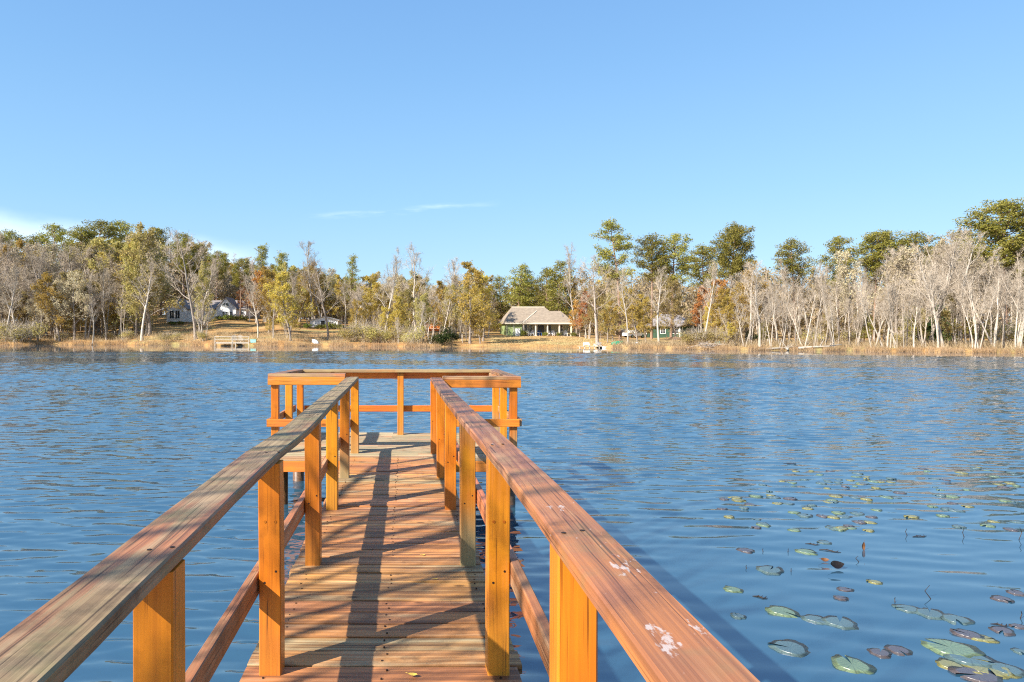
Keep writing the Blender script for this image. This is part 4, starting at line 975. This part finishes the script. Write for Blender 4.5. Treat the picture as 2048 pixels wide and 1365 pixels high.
def chair(x, y, z, rz, m, label, group, s=1.0, parent=None):
    r = empty('lawn_chair', (x, y, z), rz, label, 'chair', group); r.scale = (s, s, s)
    a_ = MB()
    for k in range(5): a_.sweep([(-.26, -.22+k*.11, .40-.03*k), (.26, -.22+k*.11, .40-.03*k)], .095, .025, .004)
    a_.build('seat', m, r); a_ = MB()
    for k in range(5): a_.sweep([(-.24+k*.12, .26, .28), (-.26+k*.13, .55, 1.0+.06*(2-abs(k-2)))], .10, .022, .004, up=(0, 1, .3))
    a_.build('backrest', m, r)
    for s_ in (-1, 1):
        a_ = MB(); a_.sweep([(s_*.32, -.30, .60), (s_*.32, .42, .57)], .12, .025, .004); a_.build('armrest', m, r)
        a_ = MB(); a_.sweep([(s_*.30, -.24, 0), (s_*.30, -.24, .59)], .09, .03, .004, up=(0, 1, 0)); a_.build('leg', m, r)
        a_ = MB(); a_.sweep([(s_*.27, -.26, .42), (s_*.27, .62, 0)], .03, .10, .004); a_.build('leg', m, r)
    return r

# the green cottage
x, y_, = at(1078, 132.0); CZ = ground(x, y_-2) + .05
ct = empty('cottage', (x, y_, CZ), R(0), 'green cottage with tan hipped roof and a columned lakeside porch', 'house')
m_ = MB(); m_.box(-6.2, -3.25, .25, 9.8, -.8, 2.42); m_.box(-3.25, 6.0, 2.05, 9.8, -.8, 2.41); m_.build('wall', M['green_wall'], ct)
m_ = MB(); m_.box(-3.2, 5.95, 2.0, 2.045, .0, 2.36); m_.build('porch_wall', M['sage_wall'], ct)
m_ = MB(); m_.box(-5.02, -4.72, .19, .246, -.5, 2.3); m_.box(-6.26, -6.1, .19, .246, -.5, 2.3); m_.build('corner_trim', M['sage_wall'], ct)
m_ = MB(); hip(m_, -6.6, 4.9, -.15, 10.4, 2.56, -4.5, 2.15, 5.2, 5.75); hip(m_, -3.25, 6.75, -.55, 8.4, 2.52, .25, 5.0, 3.6, 4.95); m_.build('roof', M['roof_tan'], ct)
m_ = MB(); m_.tube([(-3.2, -.5, 2.56), (.25, 3.55, 4.98)], .09, 6); m_.tube([(-4.5, 5.2, 5.78), (2.15, 5.2, 5.78)], .09, 6); m_.build('ridge_cap', M['trim'], ct)
m_ = MB(); m_.tube([(4.9, 1.6, 3.4), (4.9, 1.6, 4.25)], .09, 8); m_.build('vent_pipe', M['roof_grey'], ct)
m_ = MB(); m_.box(-3.3, 6.7, -.62, -.56, 2.28, 2.56); m_.box(-6.65, -3.3, -.22, -.16, 2.3, 2.58); m_.build('fascia', M['trim'], ct)
m_ = MB(); m_.box(-3.2, 6.3, -.5, 2.0, -.8, 0.0); m_.build('porch_floor', M['concrete'], ct)
for xz in (620, 845, 1065, 1285, 1505):
    xx = (xz-912)*.01038; m_ = MB(); m_.box(xx-.11, xx+.11, -.36, -.14, .0, 2.31); m_.box(xx-.16, xx+.16, -.41, -.09, .001, .18); m_.box(xx-.16, xx+.16, -.41, -.09, 2.15, 2.3); m_.build('column', M['trim'], ct)
for xz, w_, c_ in ((690, .95, 1), (790, .5, 1), (888, .6, 1), (1350, .75, 2)): win(ct, (xz-912)*.0106, 1.55, w_, 1.15, 2.0, 'white', c_, 2)
for xz in (975, 1020, 1125): door(ct, (xz-912)*.0106, .85 if xz != 1020 else .4, 2.1, 2.0)
m_ = MB(); m_.box(-4.55, -3.62, .17, .25, -.2, 1.45); m_.build('garden_door', M['white'], ct)
for k, (u_, d_, s_, lb) in enumerate([(1049, -1.4, 1.0, 'largest round green shrub, at the left end of the cottage porch'), (1091, -1.3, .72, 'round green shrub at the middle porch column'), (1118, -1.3, .62, 'smallest round green shrub, between the right porch columns'), (1148, -1.0, .8, 'round green shrub past the right end of the porch')]):
    X2, Y2 = at(u_, 132+d_); o = PROTO_SHRUB(k); o.location = (X2, Y2, ground(X2, Y2)); o.scale = (s_*.95, s_*.95, s_*1.15); tag(o, lb, 'shrub', 'shrubs along the cottage porch')
for k, (xz, lb) in enumerate([(735, 'white porch chair beside the largest shrub'), (800, 'white porch chair left of the second column'), (1110, 'white porch chair under the blue doors'), (1160, 'white porch chair right of the blue doors'), (1220, 'white porch chair near the fourth column'), (1418, 'white porch chair at the right end of the porch')]):
    chair(x+(xz-912)*.0104, y_+.55, CZ+.005, R((20, -15, 10, -30, 25, -10)[k]), M['white'], lb, 'white chairs on the cottage porch')
chair(x+(935-912)*.0104, y_+.6, CZ+.005, R(0), M['bluefab'], 'blue porch chair beside the middle column', None)
m_ = MB(); m_.tube([(0, 0, .02), (0, 0, .68)], .05, 8); m_.tube([(0, 0, .68), (0, 0, .72)], .42, 14); m_.tube([(0, 0, .0), (0, 0, .03)], .25, 12)
o = m_.build('porch_table', M['white']); o.location = (x+.25, y_+.7, CZ+.005); tag(o, 'small round white table on the cottage porch', 'table')
# swim dock with two chairs
x, y_ = at(1187, shoreY(1187)-1.4); dk = empty('swim_dock', (x, y_, 0), R(-4), 'low grey wooden dock at the far shore below the cottage', 'dock')
m_ = MB()
for k in range(26): m_.box(-2.1+k*.162, -2.1+k*.162+.145, -.9, .9, .22, .26)
m_.build('deck', M['pale_wood'], dk)
for k in range(7): m_ = MB(); m_.tube([(-2+k*.66, -.75, -1), (-2+k*.66, -.75, .22)], .07, 8); m_.build('piling', M['pale_wood'], dk)
m_ = MB(); m_.box(1.0, 1.6, -.95, -.905, -.05, .2); m_.build('float', M['white'], dk)
chair(x-.95, y_+.1, .26, R(160), M['white'], 'white chair on the left of the low far dock', 'white chairs on the low far dock', .78).scale = (1.35, .8, .52)
chair(x+.55, y_+.1, .26, R(205), M['white'], 'white chair on the right of the low far dock', 'white chairs on the low far dock', .78).scale = (1.35, .8, .52)
# boats
def hull(name, L, W, H, m, seats=True, flip=False):
    r = bpy.data.objects.new(name, None); col.objects.link(r); n = 14; mb = MB(); vs = []; sec = 9
    for i in range(n+1):
        q = i/n; hw = W/2*max(.03, math.sin(math.pi*q))**.55; sheer = H*(1+.35*(2*q-1)**2)
        for k in range(sec):
            a_ = math.pi*k/(sec-1); vs.append((L*(q-.5), -hw*math.cos(a_), sheer - sheer*math.sin(a_)**.6*(1-.25*(2*q-1)**4)))
    fs = [(i*sec+k, (i+1)*sec+k, (i+1)*sec+k+1, i*sec+k+1) for i in range(n) for k in range(sec-1)]
    mb.add(vs, fs); inn = [(v[0]*.975, v[1]*.93, v[2]*.96+.03) for v in vs]; mb.add(inn, [tuple(reversed(f)) for f in fs])
    o = mb.build('hull', m, r, True)
    g_ = MB()
    for s_ in (0, sec-1): g_.tube([(vs[i*sec+s_][0], vs[i*sec+s_][1]*.98, vs[i*sec+s_][2]+.01) for i in range(n+1)], .025, 6)
    g_.build('gunwale', m, r)
    if seats:
        for q in (-.22, .1): s_ = MB(); s_.box(L*q-.12, L*q+.12, -W*.42, W*.42, H*.62, H*.66); s_.build('thwart', M['pale_wood'], r)
    if flip: r.rotation_euler = (math.pi, 0, 0)
    return r
X2, Y2, Z2 = spot(1235, 5.2); o = hull('rowing_boat', 2.0, .85, .36, M['canoe'], False); o.location = (X2, Y2, Z2+.52); o.rotation_euler = (R(180), R(-6), R(12)); tag(o, 'green upturned rowing boat on the grass by the low far dock', 'boat')
X2, Y2, Z2 = spot(1263, 6.5); o = hull('kayak', 1.9, .55, .22, M['pale_hull'], False); o.location = (X2, Y2, Z2+.04); o.rotation_euler = (R(8), 0, R(-8)); tag(o, 'pale blue kayak on the grass right of the green boat', 'boat')
X2, Y2, Z2 = spot(631, 1.1); o = hull('dinghy', 1.5, .75, .34, M['pale_hull'], False); o.location = (X2, Y2, Z2+.5); o.rotation_euler = (R(205), R(28), R(-35)); tag(o, 'pale upturned dinghy on the bank below the white shed', 'boat')
X2, Y2, Z2 = spot(1443, 9); o = hull('dinghy', 2.0, .8, .4, M['teal_hull'], True); o.location = (X2, Y2, Z2+.05); o.rotation_euler = (R(0), 0, R(10)); tag(o, 'turquoise dinghy under the trees right of the grey house', 'boat')
# the pickup
x, y_ = at(1268, 145); z = ground(x, y_)
tk = empty('pickup_truck', (x, y_, z), R(32), 'white pickup truck parked among trunks right of the cottage', 'truck')
prof = [(-2.65, .45), (2.6, .45), (2.65, .75), (2.6, 1.02), (1.35, 1.10), (.75, 1.72), (-.55, 1.74), (-.78, 1.12), (-2.62, 1.10), (-2.66, .7)]
m_ = MB(); n = len(prof); m_.add([(px_, -.92, pz) for px_, pz in prof]+[(px_, .92, pz) for px_, pz in prof], [tuple(range(n)), tuple(reversed(range(n, 2*n)))]+[(i, i+n, (i+1) % n+n, (i+1) % n) for i in range(n)]); m_.build('body', M['white'], tk)
for s_ in (-1, 1):
    m_ = MB(); yv = s_*.925; a_, b_ = (yv-.008, yv+.008)
    for pts_ in ([(.15, 1.16), (1.12, 1.16), (.70, 1.64), (.15, 1.66)], [(-.62, 1.18), (.07, 1.16), (.07, 1.66), (-.5, 1.67)]):
        m_.add([(p_[0], a_, p_[1]) for p_ in pts_]+[(p_[0], b_, p_[1]) for p_ in pts_], [(0, 1, 2, 3), (7, 6, 5, 4), (0, 4, 5, 1), (1, 5, 6, 2), (2, 6, 7, 3), (3, 7, 4, 0)])
    m_.build('side_window', M['glass'], tk)
m_ = MB(); m_.add([(1.31, -.8, 1.16), (1.31, .8, 1.16), (.79, .75, 1.68), (.79, -.75, 1.68)], [(0, 1, 2, 3)]); m_.v = [(p_[0]+.012, p_[1], p_[2]+.012) for p_ in m_.v]; m_.build('windscreen', M['glass'], tk)
for xx in (1.65, -1.6):
    for s_ in (-1, 1):
        m_ = MB(); m_.tube([(xx, s_*.72, .37), (xx, s_*.96, .37)], .37, 18); o = m_.build('wheel', M['tyre'], tk); m_ = MB(); m_.tube([(xx, s_*.95, .37), (xx, s_*.975, .37)], .21, 14); m_.build('rim', M['chrome'], o)
m_ = MB(); m_.box(2.62, 2.76, -.93, .93, .45, .66); m_.build('bumper', M['chrome'], tk); m_ = MB(); m_.box(2.64, 2.675, -.5, .5, .70, .92); m_.build('grille', M['tyre'], tk)
for s_ in (-1, 1): m_ = MB(); m_.box(2.63, 2.68, s_*.75-.16, s_*.75+.16, .72, .92); m_.build('headlight', M['chrome'], tk)
m_ = MB(); m_.box(-2.5, -.85, -.8, .8, 1.121, 1.13); m_.build('cargo_bed', M['tyre'], tk)
# trailer left of it and a white car right of it
x, y_ = at(1252, 150); z = ground(x, y_); tr_ = empty('cargo_trailer', (x, y_, z), R(15), 'grey white cargo trailer just left of the white pickup', 'trailer')
m_ = MB(); m_.box(-1.0, 1.0, -.8, .8, .5, 1.75, 0, .05); m_.build('body', M['concrete'], tr_)
for s_ in (-1, 1): m_ = MB(); m_.tube([(0, s_*.82, .34), (0, s_*1.0, .34)], .34, 16); m_.build('wheel', M['tyre'], tr_)
m_ = MB(); m_.sweep([(1.0, 0, .5), (1.9, 0, .45)], .1, .1, .01); m_.build('tow_bar', M['tyre'], tr_)
x, y_ = at(1310, 150); z = ground(x, y_); cr = empty('parked_car', (x, y_, z), R(-20), 'white car half hidden by trunks between the pickup and grey house', 'car')
prof = [(-2.1, .4), (2.1, .4), (2.15, .8), (1.2, .95), (.6, 1.42), (-1.0, 1.45), (-1.75, .98), (-2.15, .9)]; n = len(prof)
m_ = MB(); m_.add([(a_, -.85, c_) for a_, c_ in prof]+[(a_, .85, c_) for a_, c_ in prof], [tuple(range(n)), tuple(reversed(range(n, 2*n)))]+[(i, i+n, (i+1) % n+n, (i+1) % n) for i in range(n)]); m_.build('body', M['white'], cr)
for s_ in (-1, 1):
    pts_ = [(-1.45, 1.0), (.95, 1.0), (.5, 1.36), (-.95, 1.38)]; m_ = MB(); m_.add([(a_, s_*.86-.005, c_) for a_, c_ in pts_]+[(a_, s_*.86+.005, c_) for a_, c_ in pts_], [(0, 1, 2, 3), (7, 6, 5, 4), (0, 4, 5, 1), (1, 5, 6, 2), (2, 6, 7, 3), (3, 7, 4, 0)]); m_.build('side_window', M['glass'], cr)
    for xx in (-1.3, 1.3): m_ = MB(); m_.tube([(xx, s_*.65, .33), (xx, s_*.88, .33)], .33, 16); m_.build('wheel', M['tyre'], cr)
# grey roofed house on the right
x, y_ = at(1352, 141); z = 1.98-7/F*141
gh = empty('house', (x, y_, z), R(-8), 'dark green house with grey shingle roof right of the white pickup', 'house')
m_ = MB(); m_.box(-4.2, 3.6, 0, 8, -.8, 2.35); m_.build('wall', M['dkgreen'], gh)
m_ = MB(); hip(m_, -4.8, 4.1, -.6, 8.6, 2.45, -2.6, 1.4, 4.2, 4.9); m_.build('roof', M['roof_grey'], gh)
m_ = MB(); gable_roof(m_, .2, 4.0, -2.0, 2.0, 2.3, 3.3, .3, .14); m_.build('porch_roof', M['roof_grey'], gh)
for xx in (.3, 3.9): m_ = MB(); m_.box(xx-.08, xx+.08, -1.9, -1.74, -.5, 2.2); m_.build('porch_post', M['white'], gh)
win(gh, -.2, 1.3, 1.2, .95, 0, 'white', 2, 2); win(gh, -2.6, 1.3, .9, .95, 0, 'white', 2, 2); win(gh, 2.6, 1.2, .8, 1.0, 0, 'white', 1, 2)
# white gabled house on the left
x, y_ = at(418, 155); z = 1.98+29/F*155; K = .0122
wh = empty('gabled_house', (x, y_, z), 0, 'white lake house with two front gables and grey roof, half behind trees', 'house')
X_of = lambda xz: (xz-1098)*K
m_ = MB(); gable_wall(m_, X_of(330), X_of(700), -.6, 5, 2.55, 4.7); m_.box(X_of(290), X_of(1780), .4, 9, -.8, 2.3); gable_wall(m_, X_of(1240), X_of(1610), -.5, 5, 2.6, 5.0); m_.build('wall', M['white'], wh)
m_ = MB(); gable_roof(m_, X_of(330), X_of(700), -.6, 6, 2.55, 4.7, .3, .14); gable_roof(m_, X_of(1240), X_of(1610), -.5, 6, 2.6, 5.0, .3, .14)
slab(m_, [(X_of(270), .0, 2.35), (X_of(1800), .0, 2.35), (X_of(1640), 5.2, 4.55), (X_of(430), 5.2, 4.55)], .16); slab(m_, [(X_of(270), 9.4, 2.35), (X_of(430), 5.2, 4.55), (X_of(1640), 5.2, 4.55), (X_of(1800), 9.4, 2.35)], .16)
slab(m_, [(X_of(1800), .0, 2.35), (X_of(1800), 9.4, 2.35), (X_of(1640), 5.2, 4.55)], .16); slab(m_, [(X_of(270), 9.4, 2.35), (X_of(270), .0, 2.35), (X_of(430), 5.2, 4.55)], .16)
m_.build('roof', M['roof_grey'], wh)
for xz, w_, h_, zz in ((425, .95, 1.75, 1.05), (530, .95, 1.75, 1.05)): win(wh, X_of(xz), zz, w_, h_, -.6, 'white', 2, 1)
for xz, w_ in ((1380, .45), (1440, .5), (1515, .5)): win(wh, X_of(xz), 1.2, w_, .95, -.5, 'white', 1, 2)
win(wh, X_of(1690), 1.2, .8, 1.0, .4, 'white', 2, 2)
# half-round window in the right gable
f = MB(); xc = X_of(1418); pts_ = [(xc+.85*math.cos(math.pi*k/12), 2.98+.78*math.sin(math.pi*k/12)) for k in range(13)]
f.tube([(p_[0], -.56, p_[1]) for p_ in pts_]+[(xc-.85, -.56, 2.98), (xc+.85, -.56, 2.98)], .05, 6); f.box(xc-.07, xc+.07, -.6, -.52, 2.98, 3.74); o = f.build('window', M['white'], wh)
f = MB(); f.add([(p_[0], -.53, p_[1]) for p_ in pts_]+[(p_[0], -.505, p_[1]) for p_ in pts_], [tuple(reversed(range(13))), tuple(range(13, 26))]+[(i, i+1, i+14, i+13) for i in range(12)]); f.build('pane', M['glass'], o)
m_ = MB(); m_.box(X_of(1330), X_of(1790), -2.4, -.62, -.9, -.05); m_.build('porch_floor', M['pale_wood'], wh)
m_ = MB()
for xz in range(1345, 1790, 14): m_.box(X_of(xz)-.02, X_of(xz)+.02, -2.34, -2.30, -.05, .85)
m_.box(X_of(1330), X_of(1790), -2.38, -2.26, .85, .93); m_.build('railing', M['pale_wood'], wh)
for k, (u_, s_, lb) in enumerate([(345, .9, 'low dark hedge shrub under the left white gable'), (362, .8, 'second low hedge shrub under the left white gable'), (440, 1.1, 'long hedge shrub left before the right white gable'), (456, 1.2, 'hedge shrub at the middle before the right white gable'), (470, 1.15, 'hedge shrub right before the white porch railing'), (488, 1.2, 'rounder dark shrub at the right corner of white house')]):
    X2, Y2 = at(u_, 151); o = PROTO_SHRUB(k+1); o.location = (X2, Y2, ground(X2, Y2)); o.scale = (s_*1.1, s_, s_*.95); tag(o, lb, 'shrub', 'hedge shrubs along the white house')
# pergola right of it
X2, Y2 = at(505, 150); pg = empty('arbor', (X2, Y2, ground(X2, Y2)), R(10), 'small white post arbor right of the white gabled house', 'arbor')
for sx_ in (-.6, .6):
    for sy_ in (-.4, .4): m_ = MB(); m_.box(sx_-.06, sx_+.06, sy_-.06, sy_+.06, -.3, 2.0); m_.build('post', M['white'], pg)
m_ = MB()
for k in range(5): m_.box(-.8+k*.38, -.72+k*.38, -.6, .6, 2.08, 2.18)
for sy_ in (-.4, .4): m_.box(-.85, .85, sy_-.04, sy_+.04, 2.0, 2.08)
m_.build('roof_slats', M['white'], pg)
# left dock
x, y_ = at(466, shoreY(466)-1.0); ld = empty('fishing_dock', (x, y_, 0), R(3), 'pale wooden fishing dock with a simple rail below the white house', 'dock')
m_ = MB()
for k in range(34): m_.box(-2.75+k*.162, -2.75+k*.162+.148, -.7, .7, .56, .61)
m_.build('deck', M['pale_wood'], ld); m_ = MB(); m_.box(-2.75, 2.75, -.74, -.705, .42, .60); m_.build('fascia', M['pale_wood'], ld)
for xx in (-2.7, 0, .55, 2.65): m_ = MB(); m_.box(xx-.06, xx+.06, -.80, -.745, -1, 1.52 if xx != .55 else .56); m_.build('post', M['pale_wood'], ld)
for zz in (1.48, 1.05): m_ = MB(); m_.box(-2.78, 2.74, -.85, -.803, zz, zz+.09); m_.build('rail', M['pale_wood'], ld)
m_ = MB(); m_.box(-.15, .75, .71, 3.2, .50, .56); m_.build('gangway', M['pale_wood'], ld)
for k, (dx, rz_, lb) in enumerate([(.25, 185, 'grey chair at the middle of the fishing dock'), (1.35, 170, 'grey chair at the right of the fishing dock')]): chair(x+dx, y_+.15, .61, R(rz_), M['pale_wood'], lb, 'chairs on the fishing dock', 1.1)
m_ = MB(); m_.box(-.45, .45, -.3, .3, 0, .5, 0, .03); m_.box(-.48, .48, -.33, .33, .5, .58, 0, .02); X2, Y2, Z2 = spot(507, 1.6); o = m_.build('storage_box', M['teal_hull']); o.location = (X2, Y2, Z2); tag(o, 'pale turquoise box on the bank right of the fishing dock', 'box')
# shed
x, y_ = at(648, 146); z = 1.98+11/F*146; sh_ = empty('shed', (x, y_, z), R(-4), 'low white shed with shallow gable roof behind green bushes', 'shed')
m_ = MB(); gable_wall(m_, -3.0, 3.0, 0, 5, 1.75, 2.5); m_.build('wall', M['white'], sh_); m_ = MB(); gable_roof(m_, -3.0, 3.0, 0, 5, 1.75, 2.5, .3, .12); m_.build('roof', M['concrete'], sh_)
door(sh_, -.25, .8, 1.6, 0, 'tyre'); win(sh_, 1.6, 1.05, .7, .7, 0, 'white', 2, 2)
for k, (u_, s_, lb) in enumerate([(616, 1.0, 'dark green bush at the left corner of the white shed'), (640, 1.1, 'dark green bush under the white shed door'), (662, 1.35, 'dark green bush at the right front of the white shed'), (676, 1.2, 'dark green bush past the right corner of the white shed')]):
    X2, Y2 = at(u_, 142); o = PROTO_SHRUB(k); o.location = (X2, Y2, ground(X2, Y2)); o.scale = (s_*1.2, s_, s_); tag(o, lb, 'bush', 'bushes before the white shed')
# brick barbecue and sign post
X2, Y2 = at(530, 150); bq_ = empty('outdoor_fireplace', (X2, Y2, ground(X2, Y2)), 0, 'grey brick outdoor fireplace standing on the lawn left of the white shed', 'fireplace')
m_ = MB(); m_.box(-.42, .42, -.4, .4, -.3, .8); m_.box(-.42, .42, -.05, .4, .8, 1.9); m_.build('chimney', M['brickm'], bq_); m_ = MB(); m_.box(-.47, .47, -.08, .44, 1.9, 1.98); m_.build('cap', M['concrete'], bq_)
# orange cabin
x, y_ = at(866, 128); z = 2.95; ca_ = empty('cabin', (x, y_, z), R(-6), 'cabin with bright orange gable and white trim hidden by trees', 'cabin')
m_ = MB(); gable_wall(m_, -2.0, 2.0, 0, 5, 1.6, 2.9); m_.build('wall', M['orange_wall'], ca_); m_ = MB(); gable_roof(m_, -2.0, 2.0, 0, 5, 1.6, 2.9, .35, .12); m_.build('roof', M['roof_grey'], ca_)
for s_ in (-1, 1): m_ = MB(); m_.sweep([(s_*2.36, -.42, 1.34), (0, -.42, 2.9)], .05, .18, .01); m_.build('barge_board', M['white'], ca_)
m_ = MB(); m_.box(-2.2, 2.8, -2.0, -.02, -.1, 0.0); m_.build('deck', M['pale_wood'], ca_)
for xx in (-2.1, .3, 2.7): m_ = MB(); m_.box(xx-.07, xx+.07, -1.95, -1.81, -2.4, -.1); m_.build('deck_post', M['pale_wood'], ca_)
m_ = MB(); m_.box(-2.2, 2.8, -2.06, -2.01, .75, .85); [m_.box(xx-.04, xx+.04, -2.0, -1.92, 0, .75) for xx in (-2.1, -.5, 1.1, 2.7)]; m_.build('railing', M['pale_wood'], ca_)
ca_.scale = (.7, .7, .7)
# fallen logs on the right shore
for u_, d_, L_, rz_, lb in ((1560, .2, 5.5, 8, 'pale fallen trunk lying along the waterline at the left of the thicket'), (1640, 1.0, 4.5, -12, 'pale fallen trunk lying in the reeds of the thicket'), (1575, .5, 3, 62, 'short pale log pointing into the water by the thicket')):
    X2, Y2, Z2 = spot(u_, d_); m_ = MB(); m_.tube([(-L_/2, 0, .1), (-L_*.1, .15, .22), (L_*.2, 0, .3), (L_/2, -.1, .55)], [.14, .12, .09, .04], 8); m_.tube([(0, .1, .25), (.5, .5, .9), (.7, .7, 1.4)], [.06, .04, .02], 6); m_.tube([(L_*.2, 0, .3), (L_*.2+.4, -.5, .8)], [.05, .02], 6)
    o = m_.build('fallen_log', M['bark_pale'], None, True); o.location = (X2, Y2, max(Z2, 0)); o.rotation_euler = (0, 0, R(rz_)); tag(o, lb, 'log', 'fallen logs on the far shore')
X2, Y2, Z2 = spot(1418, .8); m_ = MB(); g_ = random.Random(3)
for k in range(26): a_ = Vector((g_.gauss(0, .9), g_.gauss(0, .5), g_.uniform(.05, .55))); dv = Vector((g_.gauss(0, .7), g_.gauss(0, .3), g_.gauss(0, .25))); m_.tube([a_-dv, a_+dv*.2, a_+dv], [.04, .03, .015], 5)
o = m_.build('brush_pile', M['bark_grey']); o.location = (X2, Y2, Z2); tag(o, 'grey pile of cut branches on the bank right of the grey house', 'brush pile')
X2, Y2 = at(1345, 112); m_ = MB()
for k in range(22): a_ = Vector((g_.gauss(0, 1.0), g_.gauss(0, .5), g_.uniform(.05, .7))); dv = Vector((g_.gauss(0, .7), g_.gauss(0, .3), g_.gauss(.1, .25))); m_.tube([a_-dv, a_+dv*.2, a_+dv], [.05, .035, .015], 5)
o = m_.build('brush_pile', M['bark_pine']); o.location = (X2, Y2, ground(X2, Y2)); tag(o, 'reddish brush pile on the lawn before the grey house', 'brush pile')
for kind, pl in PROTO.items():                      # prototypes nothing was planted from
    for p in pl:
        if not p[2]:
            for ch in list(p[0].children): bpy.data.objects.remove(ch)
            bpy.data.objects.remove(p[0])
# labels: kind, row and place, counted from the left where several look alike
bins = {}
for pr in sorted(PLACED, key=lambda r: r[2]):
    o, kind, u, d, H, label = pr
    o['category'] = DESC[kind][1]; o['group'] = {'pine': 'pines of the far shore', 'bare tree': 'bare trees of the far shore', 'tree': 'leafy trees of the far shore', 'bush': 'bushes of the far shore', 'shrub': 'shrubs of the far shore'}.get(DESC[kind][1].replace('pine tree', 'pine'), 'trees of the far shore')
    if label: o['label'] = label; continue
    seg = next(s[2] for s in SEG if s[0] <= u < s[1]); row = 'at the water' if d < 10 else ('in second row' if d < 45 else 'on the skyline')
    bins.setdefault((kind, row, seg), []).append(o)
for (kind, row, seg), os_ in bins.items():
    for i, o in enumerate(os_):
        base_ = f'{DESC[kind][0]} {row} {seg}'
        o['label'] = base_ if len(os_) == 1 else f'{ORD[min(i+1, 20)]} {base_}'

# --- masses nobody could count
def scatter_tufts(name, pts, hgt, wdt, m, seed, lean=.25):
    g = np.random.default_rng(seed); P0 = np.array(pts); n = len(P0)
    h = g.uniform(hgt[0], hgt[1], n)[:, None]; d = g.normal(0, lean, (n, 3)); d[:, 2] = 1
    az = g.uniform(0, 6.28, n); side = np.stack([np.cos(az), np.sin(az)*.6, np.zeros(n)], 1)*(g.uniform(.6, 1.3, n)*wdt/2)[:, None]
    T = P0 + d*h
    V = np.stack([P0-side, P0+side, T+side*.3, T-side*.3], 1).reshape(-1, 3)
    return quadmesh(name, V, np.arange(4*n).reshape(-1, 4), m, None, np.repeat(g.random(n), 4))
M['reed'] = leafmat('dry_reeds', (0.36, 0.26, 0.12), (0.52, 0.39, 0.20), (0.64, 0.50, 0.28), .3, .25)
M['brush'] = leafmat('dry_brush', (0.26, 0.19, 0.11), (0.40, 0.29, 0.18), (0.52, 0.40, 0.26), .3, .2)
g = np.random.default_rng(77); pts = []
def openbank(u): return (905 < u < 1225)
k = 0
while len(pts) < 27000:
    u = g.uniform(-150, 2250); d = abs(g.normal(0, 1.0 if u < 1380 else .8)) - .25
    if math.sin(u*.21)+math.sin(u*.083+1)+g.normal(0, .7) < -.4: continue
    if openbank(u) and g.random() < .93: continue
    x, y_, z = spot(u, d); pts.append((x, y_, z-.05))
tag(scatter_tufts('reeds', pts, (.12, .52), .05, M['reed'], 5), 'dry straw coloured reeds along the far waterline', 'reeds', kind='stuff')
pts = []
while len(pts) < 30000:
    u = g.uniform(-150, 2250); d = g.uniform(1, 16 if u < 860 or u > 1380 else 7)
    if openbank(u) or math.sin(u*.13+d*.5)+math.sin(u*.047+d)+g.normal(0, .6) < .1: continue
    x, y_, z = spot(u, d); pts.append((x, y_, z-.05))
tag(scatter_tufts('undergrowth', pts, (.2, 1.0), .045, M['brush'], 6, .45), 'brown twiggy undergrowth below the far trees', 'undergrowth', kind='stuff')
pts = []
while len(pts) < 26000:
    u = g.uniform(980, 1400); d = g.uniform(.2, 30); x, y_, z = spot(u, d); pts.append((x, y_, z-.02))
tag(scatter_tufts('lawn_grass', pts, (.04, .16), .06, M['reed'], 8, .5), 'short straw coloured grass on the lawn before the green cottage', 'grass', kind='stuff')
# woodland behind the belt
Pq = []; Sq = []; Tb = Grow(900)
for k in range(760):
    u = g.uniform(-350, 2450); d = g.uniform(58, 120); x, y_, z = spot(u, d)
    top = ZC + (V0-(interp(SKY, u)+g.uniform(6, 70)))/F*y_
    hh = max(4, top-z); Tb.tubes.append((np.array([[x, y_, z-.3], [x+g.normal(0, .3), y_, z+hh*.5], [x+g.normal(0, .5), y_, z+hh*.93]]), np.array([.17, .12, .03]), 5, 0))
    for q in range(7):
        zz = z+hh*(.12+.8*q/7*1.1); rr = (1.9+g.random()*1.3)*(1 if q < 5 else .65)
        n = 64; p = unit(g.normal(0, 1, (n, 3)))*(g.random((n, 1))**.4)*np.array([rr, rr, hh*.11]); Pq.append(p+np.array([x+g.normal(0, .7), y_+g.normal(0, .7), zz]))
        for e in range(7):
            s0 = np.array([x+g.normal(0, .8), y_+g.normal(0, .8), zz]); Tb.rib.append((s0, s0+np.array([g.normal(0, 1), g.normal(0, 1), g.uniform(.2, 1.6)]), .045))
Tb.leaf = list(np.concatenate(Pq)); V1, Q1 = Tb.tube_arrays([t_[:3] for t_ in Tb.tubes]); V2, Q2 = Tb.rib_arrays(); V3, Q3, r3 = Tb.leaf_arrays(.62)
M['woods'] = leafmat('mixed_wood_leaves', (0.29, 0.27, 0.11), (0.46, 0.37, 0.19), (0.56, 0.45, 0.27), .45, .045)
o = quadmesh('distant_woods', np.concatenate([V1, V2, V3]), np.concatenate([Q1, Q2+len(V1), Q3+len(V1)+len(V2)]), [M['twig_pale'], M['woods']], None, np.concatenate([np.zeros(len(V1)+len(V2)), r3]))
o.data.polygons.foreach_set("material_index", np.concatenate([np.zeros(len(Q1)+len(Q2)), np.ones(len(Q3))]).astype(np.int32))
tag(o, 'mixed woodland filling the gaps behind the far shore trees', 'woods', kind='stuff')
